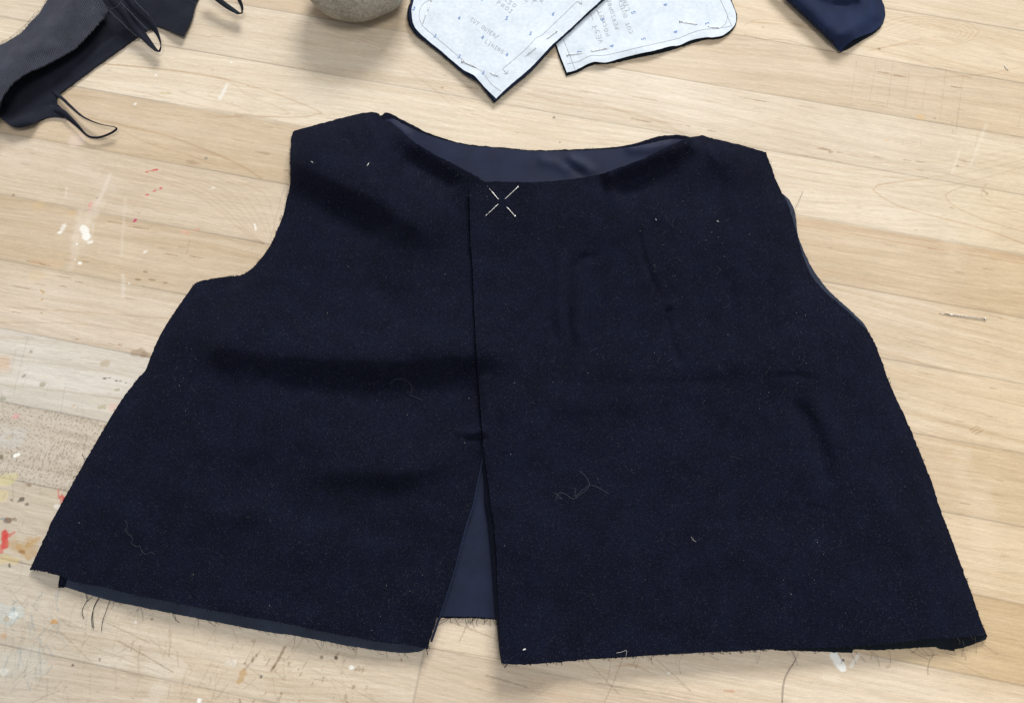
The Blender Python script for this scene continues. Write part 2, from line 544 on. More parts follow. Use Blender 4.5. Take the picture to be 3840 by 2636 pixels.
gl([(3620, 700), (3570, 715), (3545, 733), (3562, 762), (3620, 795), (3720, 835), (3840, 868)], 6, .34)
gl([(3700, 690), (3680, 712), (3682, 740), (3720, 762), (3840, 810)], 4, .30)
gl([(2820, 85), (3000, 100), (3150, 150), (3300, 190), (3450, 230), (3560, 270), (3640, 292)], 10, .26)
gl([(2760, 20), (2900, 60), (3010, 95)], 22, .22)
for i in range(6):
    r = 1 - i * .14
    cx, cy = 3520, 128
    gl([(cx - 260 * r, cy + 62 * r), (cx - 120 * r, cy + 40 * r), (cx + 30 * r, cy + 45 * r), (cx + 125 * r, cy + 22 * r), (cx + 152 * r, cy - 10 * r), (cx + 120 * r, cy - 36 * r), (cx + 10 * r, cy - 58 * r), (cx - 130 * r, cy - 62 * r), (cx - 260 * r, cy - 20 * r)], 4.5, .32 - .03 * i)
gl([(2790, 95), (2830, 75), (2900, 78), (2990, 92), (3090, 110)], 5, .3)
gl([(2790, 130), (2870, 150), (2930, 148), (3050, 178), (3180, 205)], 4, .45, (.6, .5, .42))
gl([(3500, 290), (3640, 285), (3760, 268), (3840, 250)], 5, .3)
for y0 in (600, 628, 655, 690):
    gl([(2900, y0 - 40), (3150, y0 + 5), (3400, y0 + 10), (3600, y0 - 2), (3840, y0 - 45 - .2 * (y0 - 600))], 5, .22)
for i in range(9):
    y0 = 1010 + i * 62
    gl([(3050 + 12 * i, y0 - 10), (3300, y0 + 55), (3550, y0 + 112 + 4 * i), (3840, y0 + 190 + 3 * i)], 5, .24 - .01 * (i % 4), (.75, .62, .50))
gl([(2985, 830), (3240, 865), (3460, 900), (3620, 930), (3840, 975)], 26, .20, (.85, .68, .55))
gl([(2985, 845), (3240, 885), (3460, 925), (3620, 952), (3840, 990)], 4, .45, (.75, .58, .45))
for i in range(7):
    y0 = 1650 + 85 * i
    gl([(3400 + 30 * i, y0), (3560, y0 + 38), (3700, y0 + 50 + 4 * i), (3840, y0 + 72)], 5, .17)
for i in range(9):
    gl([(1300 + 40 * i, 120 + 26 * i), (1700 + 10 * i, 250 + 25 * i), (2100, 330 + 24 * i), (2500, 395 + 22 * i)], 6, .15)
gl([(2000, 340), (2200, 375), (2400, 440), (2560, 470)], 12, .22)
gl([(1860, 310), (2100, 385), (2380, 425), (2560, 500)], 10, .2)
for i in range(8):
    gl([(1900 + 20 * i, 2520 + 14 * i), (2200, 2560 + 12 * i), (2500, 2600 + 14 * i), (2700, 2660 + 10 * i)], 6, .18)
for i in range(10):
    gl([(1000, 2440 + 26 * i), (1250, 2452 + 25 * i), (1540, 2478 + 22 * i)], 6, .15)
for i in range(10):
    gl([(120, 2330 + 30 * i), (420, 2370 + 29 * i), (760, 2450 + 22 * i), (1100, 2480 + 24 * i)], 6, .13)
gl([(0, 1210), (300, 1215), (600, 1262)], 6, .3); gl([(0, 1265), (350, 1290), (560, 1325)], 5, .26)
gl([(0, 1345), (250, 1370), (430, 1400), (560, 1425)], 4, .26)
gl([(0, 1440), (220, 1465), (500, 1500)], 5, .26); gl([(0, 1150), (300, 1170), (640, 1196)], 6, .3)

# dark mineral flecks along the grain
def fleck(px, py, L, w, a=.6, ang=None, c=(.45, .33, .24)):
    ang = .175 + random.uniform(-.03, .03) if ang is None else ang
    dx, dy = math.cos(ang) * L / 2, math.sin(ang) * L / 2
    paint([(px - dx, py - dy), (px, py + random.uniform(-1, 1)), (px + dx, py + dy)], w, a=a, mult=c, rag=.7, seed=random.randrange(50), taper=True)
for (x, y, L, wd, a) in [(3090, 560, 50, 9, .6), (3115, 570, 20, 10, .6), (3150, 573, 30, 5, .5), (3200, 583, 50, 5, .5), (3290, 590, 50, 5, .5), (3400, 601, 40, 6, .6), (3450, 607, 40, 5, .6),
    (3630, 608, 70, 6, .5), (3590, 622, 12, 8, .6), (3450, 640, 30, 6, .4), (3315, 274, 50, 8, .6), (3370, 286, 70, 8, .6), (3585, 328, 45, 7, .55), (2830, 375, 120, 4, .6), (3030, 402, 80, 4, .6), (3290, 395, 80, 4, .5),
    (3505, 444, 12, 7, .8), (2578, 474, 30, 5, .6), (2670, 492, 40, 6, .6), (2400, 452, 100, 5, .7), (2200, 345, 90, 4, .5), (2420, 370, 110, 4, .6),
    (1770, 330, 50, 6, .5), (1440, 190, 30, 5, .6), (1665, 285, 20, 5, .5), (990, 575, 60, 14, .35), (725, 610, 60, 14, .35), (1080, 640, 50, 8, .4),
    (140, 985, 90, 5, .6), (170, 995, 50, 4, .6), (260, 975, 40, 4, .5), (320, 982, 30, 5, .6), (430, 835, 60, 4, .5), (520, 855, 80, 5, .6), (640, 955, 60, 4, .6), (735, 965, 60, 5, .6), (680, 928, 50, 4, .5),
    (515, 1048, 25, 9, .7), (545, 1020, 18, 8, .7), (570, 1050, 30, 6, .6), (620, 1060, 20, 8, .6), (300, 1058, 40, 5, .5), (235, 1038, 60, 4, .6), (238, 1074, 30, 5, .6), (80, 1078, 60, 5, .6), (150, 1066, 40, 5, .5),
    (420, 1290, 30, 5, .5), (450, 1294, 20, 5, .6), (290, 1273, 20, 5, .6), (60, 1172, 40, 5, .5), (155, 1175, 10, 6, .6),
    (3470, 1400, 70, 4, .45), (3720, 1455, 40, 5, .5), (3380, 1495, 60, 4, .4), (3600, 1580, 40, 5, .4), (3750, 1800, 30, 5, .5), (3620, 1888, 40, 4, .6), (3780, 1690, 40, 4, .4),
    (3570, 780, 20, 5, .5), (3600, 1020, 40, 6, .4), (3700, 1010, 50, 4, .4), (3340, 920, 40, 5, .4)]:
    fleck(x, y, L, wd, a)
for i in range(420):
    x = random.uniform(0, 3840); y = random.uniform(0, 2636)
    fleck(x, y, random.uniform(12, 60), random.uniform(3, 5), random.uniform(.12, .4))
# knot and swirl
paint([(3690, 716), (3698, 724)], 16, a=.6, mult=(.5, .42, .34), rag=.9)
paint([(3210, 1608), (3225, 1612)], 20, a=.0, mult=(.5, .42, .34))
for (x, y) in [(3660, 1612), (3672, 1620), (3650, 1606)]:
    paint([(x - 14, y + 8), (x, y), (x + 14, y - 9)], 5, a=.5, mult=(.6, .48, .36), rag=.8)
paint([(3295, 184), (3297, 186)], 11, a=.7, mult=(.45, .38, .32), rag=.4)
# knife cuts in the right part
for a_, b_ in [((3216, 211), (3190, 375)), ((3287, 225), (3261, 383)), ((3350, 235), (3327, 400)), ((3412, 260), (3390, 420)), ((3476, 285), (3458, 410)),
               ((3547, 263), (3525, 445)), ((3613, 285), (3588, 467)), ((3596, 400), (3583, 505)), ((3570, 455), (3572, 505)), ((3668, 500), (3658, 550)),
               ((3452, 520), (3453, 547)), ((3385, 528), (3387, 545)), ((3828, 435), (3820, 478)), ((3745, 800), (3840, 792)), ((3752, 859), (3840, 853)), ((3778, 921), (3840, 914))]:
    paint([a_, b_], 3.0, a=.28, mult=(.45, .40, .34))
# pale scuffs on the right
for a_, b_, w_, al in [((3700, 470), (3640, 620), 12, .22), ((3570, 650), (3600, 560), 8, .25), ((3600, 1750), (3640, 1900), 60, .10), ((3680, 1860), (3690, 2100), 90, .10), ((3560, 900), (3590, 1010), 60, .10)]:
    paint([a_, b_], w_, lin(238, 232, 215), al, edge=1.5, rag=1.0)
# stains and paint (photo units)
def blot(x, y, rx, col, a, rag=.6, ry=None, seed=0, edge=.5, ang=0.0):
    ry = ry or rx
    L = max(rx - ry, 0.5)
    paint([(x - L * math.cos(ang), y - L * math.sin(ang)), (x + L * math.cos(ang), y + L * math.sin(ang))], 2 * ry, col, a, edge, rag, seed)
WHT, RED, MAG, OCH, BRN, DRK, BLU = lin(245, 245, 240), lin(205, 62, 58), lin(190, 50, 100), lin(186, 148, 92), lin(135, 105, 80), lin(70, 60, 55), lin(110, 150, 170)
for args in [
    (318, 872, 30, WHT, .95, .5, 15, 3, .3, 1.25), (338, 908, 12, WHT, .8, .5, 5, 4, .4, -.2), (236, 858, 22, WHT, .55, .9, 9, 5, .8, -.9), (222, 872, 8, WHT, .6, .6, 5),
    (300, 986, 8, WHT, .8, .7, 5), (288, 915, 4, WHT, .8), (281, 972, 4, WHT, .8), (545, 945, 8, WHT, .6, .8, 4, 2, .6, -.5), (484, 1062, 4, WHT, .5),
    (585, 282, 4.5, WHT, .9), (508, 391, 5, WHT, .9), (868, 235, 4.5, WHT, .9), (800, 706, 8, WHT, .7, .8, 3), (957, 852, 14, WHT, .85, .3, 3, 1, .5, 1.35),
    (838, 345, 36, WHT, .55, .5, 7, 4, 1.0, -1.1), (462, 1070, 45, WHT, .18, .5, 7, 4, 1.0, 1.55),
    (285, 525, 32, lin(228, 208, 196), .55, .4, 26, 3, .6, 0), (215, 440, 34, lin(232, 214, 214), .5, .6, 10, 3, .8, .1),
    (505, 828, 9, MAG, .9, .5, 5, 1, .4, -.8), (340, 768, 12, lin(225, 150, 150), .6, .9, 6, 1, .8, -1.0), (335, 790, 14, lin(225, 170, 165), .35, .9, 7, 1, .8, -1.0),
    (690, 872, 20, lin(225, 160, 140), .32, .9, 9, 2, .9, .2), (740, 862, 14, lin(215, 140, 115), .35, .9, 5, 2, .9, -.1),
    (550, 645, 7, RED, .85, .8, 3, 1, .4, -.1), (582, 638, 10, RED, .8, .8, 3.5, 2, .4, -.15), (566, 642, 4, RED, .7, .8, 2, 2),
    (552, 731, 8, RED, .8, .9, 4, 3, .4, -.1), (580, 716, 8, RED, .7, .9, 3, 4, .4, -.4), (604, 706, 6, RED, .8, .9, 4, 5),
    (772, 595, 5, lin(120, 120, 115), .8), (50, 732, 6, BRN, .6, .6, 4), (364, 743, 2.5, DRK, .7), (2078, 442, 5.5, lin(110, 110, 95), .75), (2100, 534, 3, lin(150, 130, 100), .7),
    (1658, 330, 5, lin(185, 150, 100), .7, .5), (621, 350, 22, lin(190, 180, 120), .45, .7, 5, 3, .7, .1), (930, 322, 2.5, DRK, .6), (870, 386, 2.5, DRK, .6),
    (160, 1094, 12, OCH, .8, .8, 7, 2, .4, .9), (158, 1123, 5, OCH, .7), (145, 770, 25, lin(222, 190, 135), .2, .9, 16), (140, 1030, 40, lin(222, 190, 135), .18, .9, 20), (265, 800, 16, lin(222, 180, 110), .3, .9, 10),
    (175, 985, 60, lin(222, 175, 125), .18, .9, 14, 5, 1.0, .15),
    (520, 1325, 34, BRN, .45, .9, 16, 3, .8, .1), (550, 1330, 22, BRN, .35, .9, 10, 3, .8, .1), (395, 1360, 18, lin(170, 150, 115), .45, .9, 12), (160, 1440, 12, lin(150, 140, 115), .6, .5, 11), (116, 1319, 6, BRN, .5), (88, 1410, 9, lin(120, 110, 85), .6, .9, 4, 1, .5, -.5),
    (392, 1419, 8, DRK, .8, .9, 2.5), (410, 1417, 5, DRK, .7, .9, 2), (436, 1427, 6, DRK, .8, .9, 3), (450, 1429, 5, DRK, .7, .9, 2), (473, 1434, 3, DRK, .8),
    (440, 1462, 10, lin(150, 140, 105), .5, .9, 6), (277, 1521, 9, OCH, .4, .9, 4), (382, 1527, 16, lin(165, 155, 115), .5, .9, 7), (425, 1525, 16, lin(225, 190, 175), .5, .8, 12),
    (10, 1360, 14, lin(210, 160, 110), .4, .9, 40, 3, .9), (58, 1562, 14, lin(225, 150, 150), .5, .9, 8), (8, 1495, 12, lin(140, 145, 120), .5, .8, 6),
    (63, 1706, 12, WHT, .95, .5, 6, 2, .3, -.5), (5, 1712, 8, lin(100, 90, 60), .7), (34, 1638, 10, lin(190, 165, 105), .4),
    (106, 1818, 12, BRN, .7, 1.0, 6), (78, 1874, 11, DRK, .75, 1.0, 8), (101, 1890, 6, DRK, .6, .9, 4), (44, 1875, 7, DRK, .5, .9, 3, 2, .5, .8),
    (30, 1950, 14, lin(120, 92, 78), .8, .4, 11), (57, 1948, 8, lin(120, 100, 85), .7, 1.0, 6), (8, 1945, 8, lin(100, 140, 150), .5, .9, 3),
    (215, 1900, 11, WHT, .45, .8, 8), (18, 2022, 34, RED, .85, .6, 12, 2, .4, 1.5), (30, 2010, 14, RED, .6, .8, 8, 2, .8), (50, 1998, 10, RED, .55, 1.0, 5, 3, .5, -.9), (2, 2060, 16, RED, .6, .7, 8, 2, .4, 1.5),
    (90, 2050, 60, OCH, .45, 1.0, 24, 2, 1.0, .2), (90, 2070, 36, OCH, .6, 1.0, 9, 3, .8, .9), (120, 2035, 36, OCH, .55, 1.0, 8, 4, .8, -.6), (80, 2070, 12, lin(140, 95, 50), .6, .9, 5), (30, 2100, 40, lin(222, 195, 120), .35, .9, 14),
    (36, 2119, 8, lin(90, 80, 65), .8, .6, 4, 1, .4, 1.4), (50, 2305, 14, WHT, .85, 1.0, 8), (24, 2320, 10, OCH, .8, .6, 7), (205, 2330, 14, lin(200, 150, 85), .8, .6, 6, 2, .4, .1), (12, 2384, 9, lin(200, 160, 125), .6),
    (12, 2520, 16, WHT, .4, .8, 10), (374, 2472, 7, lin(110, 90, 75), .8, .7, 4, 1, .5, 1.5), (272, 2493, 4, DRK, .8), (508, 2332, 4, WHT, .7), (570, 2321, 3, DRK, .6),
    (748, 2626, 8, WHT, .95, .2, 7), (1318, 2502, 8, WHT, .9, .7, 5), (868, 2486, 18, WHT, .3, .9, 10), (620, 2490, 70, WHT, .12, .9, 30), (590, 2600, 60, WHT, .16, .9, 26, 2, 1.0, -.8),
    (906, 2535, 26, OCH, .6, 1.0, 9, 2, .6, -1.1), (980, 2535, 6, lin(85, 85, 80), .85), (1206, 2464, 6, lin(115, 100, 80), .7), (1260, 2466, 5, lin(95, 62, 48), .9), (1504, 2473, 6, lin(150, 105, 70), .7, .5, 3, 1, .5, 1.5), (1326, 2575, 6, BRN, .6),
    (3143, 2478, 42, WHT, 1.0, .35, 14, 2, .35, .95), (3206, 2475, 30, WHT, .5, .5, 6, 3, .6, -1.0), (3160, 2475, 4, DRK, .9), (3120, 2540, 30, lin(235, 225, 205), .3, .8, 14),
    (3452, 437, 18, lin(214, 180, 130), .55, .8, 14), (3326, 529, 10, lin(218, 185, 140), .5, .9, 6), (2862, 105, 4, lin(150, 135, 110), .7), (3330, 2500, 10, lin(175, 150, 115), .5, .8, 6), (2507, 2523, 3, WHT, .9), (2735, 2590, 22, lin(190, 140, 105), .6, .6, 4, 1, .6, .1),
    (3610, 1700, 40, WHT, .08, 1, 20), (430, 2465, 60, WHT, .10, 1, 30), (30, 2300, 60, lin(190, 210, 215), .35, 1, 30), (80, 2480, 90, lin(200, 205, 200), .25, 1, 40), (1230, 60, 20, WHT, .0),
    (20, 1800, 40, lin(225, 215, 140), .35, 1, 20), (5, 1860, 30, lin(225, 205, 140), .35, 1, 20), (30, 1640, 70, lin(205, 210, 215), .25, 1, 40, 2, 1.0)]:
    blot(*args)
# whitish smears in the left
for a_, b_, w_, al in [((412, 655), (370, 760), 14, .35), ((370, 760), (320, 850), 40, .22), ((300, 800), (270, 1000), 26, .22), ((300, 620), (420, 720), 70, .16), ((470, 740), (455, 960), 10, .18), ((250, 700), (245, 740), 8, .35), ((330, 820), (300, 900), 60, .18), ((350, 840), (345, 900), 6, .3)]:
    paint([a_, b_], w_, lin(238, 228, 216), al, edge=1.6, rag=1.0, seed=3)
# red tally scratches
for x0, y0, x1, y1 in [(218, 1835, 221, 1868), (226, 1858, 228, 1885), (233, 1855, 236, 1872), (240, 1862, 234, 1880)]:
    paint([(x0, y0), (x1, y1)], 5, RED, .7, rag=.8)
paint([(20, 1985), (10, 2040)], 5, RED, .6); paint([(10, 1940), (25, 1962)], 3, BLU, .6)
# scratches: worn lower left, thin everywhere else
def scratch(x, y, L, ang, wd, a, c=(.5, .43, .36)):
    k = random.uniform(-.05, .05)
    dx, dy = math.cos(ang) * L, math.sin(ang) * L
    pts = [(x, y), (x + dx * .5 - dy * k, y + dy * .5 + dx * k), (x + dx, y + dy)]
    if isinstance(c, tuple): paint(pts, wd, a=a, mult=c, rag=.4)
    else: paint(pts, wd, c, a, rag=.6)
for i in range(300):
    x = abs(random.gauss(0, 520)); y = 2180 + random.uniform(0, 460)
    if random.random() < .35: x = random.uniform(700, 1400)
    scratch(x, y, random.uniform(15, 120), random.choice([1.9, 1.75, 2.3, 1.35, .5, .75]) + random.gauss(0, .15), random.uniform(2.2, 3.8), random.uniform(.12, .42))
for i in range(55):
    scratch(random.uniform(0, 230), random.uniform(2210, 2560), random.uniform(15, 70), random.choice([1.75, 2.2, 1.2, 1.6]) + random.gauss(0, .15), random.uniform(2.5, 4.5), random.uniform(.15, .40), BLU * .8)
for i in range(90):
    scratch(random.uniform(0, 330), random.uniform(1250, 2150), random.uniform(20, 110), random.choice([1.75, 1.6, .2, .1]) + random.gauss(0, .1), random.uniform(2.5, 4), random.uniform(.12, .35))
for i in range(36):   # deep wedge gouges
    x = random.uniform(880, 1380); y = random.uniform(2395, 2630)
    L = random.uniform(8, 34); an = random.choice([1.9, 2.1, 1.5]) + random.gauss(0, .15)
    paint([(x, y), (x + math.cos(an) * L, y + math.sin(an) * L)], random.uniform(4, 8), a=random.uniform(.4, .75), mult=(.45, .38, .30), rag=.8, taper=True)
for a_, b_, w_, al in [((1068, 2425), (1018, 2512), 9, .8), ((975, 2440), (915, 2510), 7, .35), ((440, 2400), (650, 2520), 4, .6), ((120, 2270), (340, 2480), 3, .4), ((0, 2290), (620, 2530), 3, .35), ((400, 2335), (560, 2410), 3.5, .45),
                      ((640, 2365), (632, 2460), 3.5, .5), ((500, 2400), (490, 2440), 3.5, .6), ((1755, 2325), (1722, 2405), 4, .5), ((1690, 2330), (1875, 2402), 3.5, .55), ((1620, 2430), (1880, 2470), 3.5, .45),
                      ((2200, 2478), (2320, 2600), 3.5, .45), ((2330, 2480), (2265, 2636), 3.5, .5), ((2290, 2470), (2275, 2560), 3.5, .35), ((2460, 2470), (2590, 2590), 3.5, .45), ((2430, 2475), (2600, 2600), 3, .25),
                      ((1240, 2540), (1420, 2636), 3, .4), ((2240, 2560), (2700, 2636), 4, .4), ((2330, 2552), (2780, 2640), 3, .3), ((3520, 2440), (3700, 2540), 3, .35), ((2080, 2560), (1960, 2640), 3, .2), ((1820, 2530), (1975, 2575), 5, .55)]:
    paint([a_, ((a_[0] + b_[0]) / 2 + 3, (a_[1] + b_[1]) / 2), b_], w_, a=al, mult=(.45, .38, .31), rag=.4)
paint(spline([(2300, 2497), (2370, 2493), (2410, 2505), (2435, 2520)], 10), 9, a=.5, mult=(.75, .58, .45), rag=.5, taper=True)
for i in range(140):
    scratch(random.uniform(0, 3840), random.uniform(0, 2636), random.uniform(15, 160), random.uniform(0, math.pi), random.uniform(2, 3), random.uniform(.06, .20))
# faint ruled pencil/knife lines at left
for a_, b_ in [((105, 1260), (50, 1480)), ((245, 1440), (222, 1580)), ((60, 1310), (40, 1400)), ((1065, 700), (1010, 915)), ((700, 950), (712, 900))]:
    paint([a_, b_], 3.2, a=.4, mult=(.55, .5, .48))
COL = np.clip(COL, .005, .95)

def build_table():
    ns, nt_ = SS.shape
    z = np.zeros_like(SS)
    z -= .00016 * np.exp(-(dse / .00025) ** 2)
    co = np.stack([XX, YY, z], -1).reshape(-1, 3)
    i = np.arange(ns * nt_).reshape(ns, nt_)
    q = np.stack([i[:-1, :-1], i[1:, :-1], i[1:, 1:], i[:-1, 1:]], -1).reshape(-1, 4)
    nv0 = len(co)
    # slab below: sides and underside
    b = [(0, 0), (-1, 0), (-1, -1), (0, -1)]
    cor = np.array([[XX[p], YY[p], -.038] for p in b])
    cidx = [i[p] for p in b]
    e0 = i[:, 0]; e1 = i[-1, :]; e2 = i[::-1, -1]; e3 = i[0, ::-1]
    co = np.r_[co, cor]
    side = []
    for e, (u, v) in zip((e0, e1, e2, e3), ((0, 1), (1, 2), (2, 3), (3, 0))):
        side.append([nv0 + v, nv0 + u] + list(map(int, e))[::1])
    me = bpy.data.meshes.new('tabletop')
    loops = [q.ravel()]
    starts = np.arange(len(q)) * 4; tot = [np.full(len(q), 4)]
    extra = [s[::-1] for s in side] + [[nv0, nv0 + 3, nv0 + 2, nv0 + 1]]
    cur = len(q) * 4; st_l = [starts]
    for ex in extra:
        loops.append(np.array(ex)); st_l.append(np.array([cur])); tot.append(np.array([len(ex)])); cur += len(ex)
    loops = np.concatenate(loops); starts = np.concatenate(st_l)
    me.vertices.add(len(co)); me.vertices.foreach_set('co', co.astype(np.float32).ravel())
    me.loops.add(len(loops)); me.loops.foreach_set('vertex_index', loops.astype(np.int32))
    me.polygons.add(len(starts)); me.polygons.foreach_set('loop_start', starts.astype(np.int32))
    me.update(calc_edges=True)
    at = me.attributes.new('plank_colour', 'FLOAT_COLOR', 'POINT')
    rgba = np.ones((len(co), 4), np.float32)
    rgba[:nv0, :3] = COL.reshape(-1, 3); rgba[nv0:, :3] = lin(205, 180, 145)
    at.data.foreach_set('color', rgba.ravel())
    m, nt, b = newmat('worn_maple_planks')
    tc = N(nt, 'ShaderNodeTexCoord').outputs['Object']
    av = N(nt, 'ShaderNodeAttribute', attribute_name='plank_colour')
    mp = mapping(nt, tc, GA, (1, 9, 1))
    g1 = noise(nt, mp, 260, 4, .65); g2 = noise(nt, tc, 1500, 2, .6)
    g3 = noise(nt, tc, 26, 4, .6)
    c1 = ramp(nt, g1, [(.3, (.90, .885, .865)), (.7, (1.07, 1.075, 1.085))])
    c2 = ramp(nt, g2, [(.3, (.93, .925, .915)), (.7, (1.06,) * 3)])
    c3 = ramp(nt, g3, [(.3, (.97, .96, .94)), (.7, (1.03, 1.03, 1.03))])
    out = mul(nt, mul(nt, mul(nt, av.outputs['Color'], c1), c2), c3)
    nt.links.new(out, b.inputs['Base Color'])
    rr = math_(nt, 'ADD', math_(nt, 'MULTIPLY', g3, .25), .38)
    nt.links.new(rr, b.inputs['Roughness'])
    b.inputs['Specular IOR Level'].default_value = .35
    bump(nt, b, g1, .12, .0004)
    me.materials.append(m)
    o = bpy.data.objects.new('tabletop', me)
    SC.collection.objects.link(o)
    tag(o, 'worn pale maple plank tabletop with scratches and paint spots', 'tabletop', kind='structure')
    return o
build_table()

# ------------------------------------------------------------------ the vest
vest_base = W3(1900, 1500, 0)
vest = empty('vest', vest_base, 'unfinished sleeveless navy wool vest lying flat, front lapped and pinned at the neck', 'vest')

L_side = [(111, 2135), (175, 1998), (196, 1950), (281, 1796), (333, 1704), (395, 1598), (443, 1519), (483, 1462), (518, 1418), (548, 1383), (564, 1339), (582, 1297), (612, 1237), (667, 1152), (702, 1102), (725, 1069)]
L_arm = [(725, 1069), (752, 1054), (802, 1044), (853, 1037), (903, 1032), (938, 1012), (978, 971), (1013, 921), (1043, 856), (1063, 801), (1076, 741), (1088, 691), (1088, 600), (1093, 515), (1102, 491)]
L_sh = [(1102, 491), (1180, 470), (1290, 440), (1360, 425), (1400, 421), (1420, 428), (1430, 446)]
L_neck = [(1430, 446), (1480, 468), (1530, 515), (1580, 550), (1640, 585), (1720, 625), (1790, 664), (1850, 700), (1960, 730), (2040, 745)]
L_in = [(2040, 745), (2030, 1200), (2000, 1500)]
L_slit = [(2000, 1500), (1900, 1640), (1822, 1655)]
L_slit2 = [(1822, 1655), (1806, 1705), (1789, 1784), (1765, 1898), (1744, 1959), (1699, 2130), (1640, 2314), (1609, 2411), (1604, 2432)]
L_hem = [(1604, 2432), (1540, 2418), (1431, 2407), (1322, 2388), (1185, 2362), (1100, 2341), (899, 2307), (663, 2260), (473, 2222), (393, 2201), (284, 2182), (222, 2158), (147, 2139), (111, 2135)]
R_cf = [(1759, 689), (1761, 783), (1765, 917), (1772, 1000), (1780, 1200), (1786, 1310), (1793, 1419), (1802, 1529), (1810, 1639), (1819, 1727), (1832, 1814), (1841, 1898), (1852, 1960), (1862, 2092), (1867, 2234), (1874, 2376), (1878, 2452), (1881, 2487)]
R_hem = [(1881, 2487), (1952, 2491), (2047, 2486), (2200, 2472), (2272, 2468), (2444, 2457), (2616, 2447), (2788, 2440), (2900, 2434), (3038, 2428), (3177, 2424), (3315, 2412), (3454, 2398), (3592, 2389), (3684, 2382), (3701, 2380)]
R_side = [(3701, 2380), (3675, 2315), (3638, 2209), (3592, 2085), (3560, 1995), (3523, 1900), (3495, 1810), (3418, 1618), (3340, 1445), (3300, 1335), (3274, 1272), (3250, 1237)]
R_arm = [(3250, 1237), (3221, 1207), (3151, 1144), (3101, 1101), (3051, 1046), (3021, 985), (3003, 930), (2985, 861), (2968, 810), (2955, 765), (2935, 730), (2911, 678), (2895, 631), (2873, 572)]
R_sh = [(2873, 572), (2780, 545), (2663, 517), (2632, 507), (2618, 512)]
R_neck = [(2618, 512), (2575, 517), (2554, 527), (2473, 565), (2402, 600), (2331, 626), (2284, 643), (2237, 657), (2142, 672), (2000, 684), (1855, 681), (1759, 689)]
polyL = outline([L_side, L_arm, L_sh, L_neck, L_in, L_slit, L_slit2, L_hem], 9, .8, 1)
polyR = outline([R_cf, R_hem, R_side, R_arm, R_sh, R_neck], 9, .8, 2)

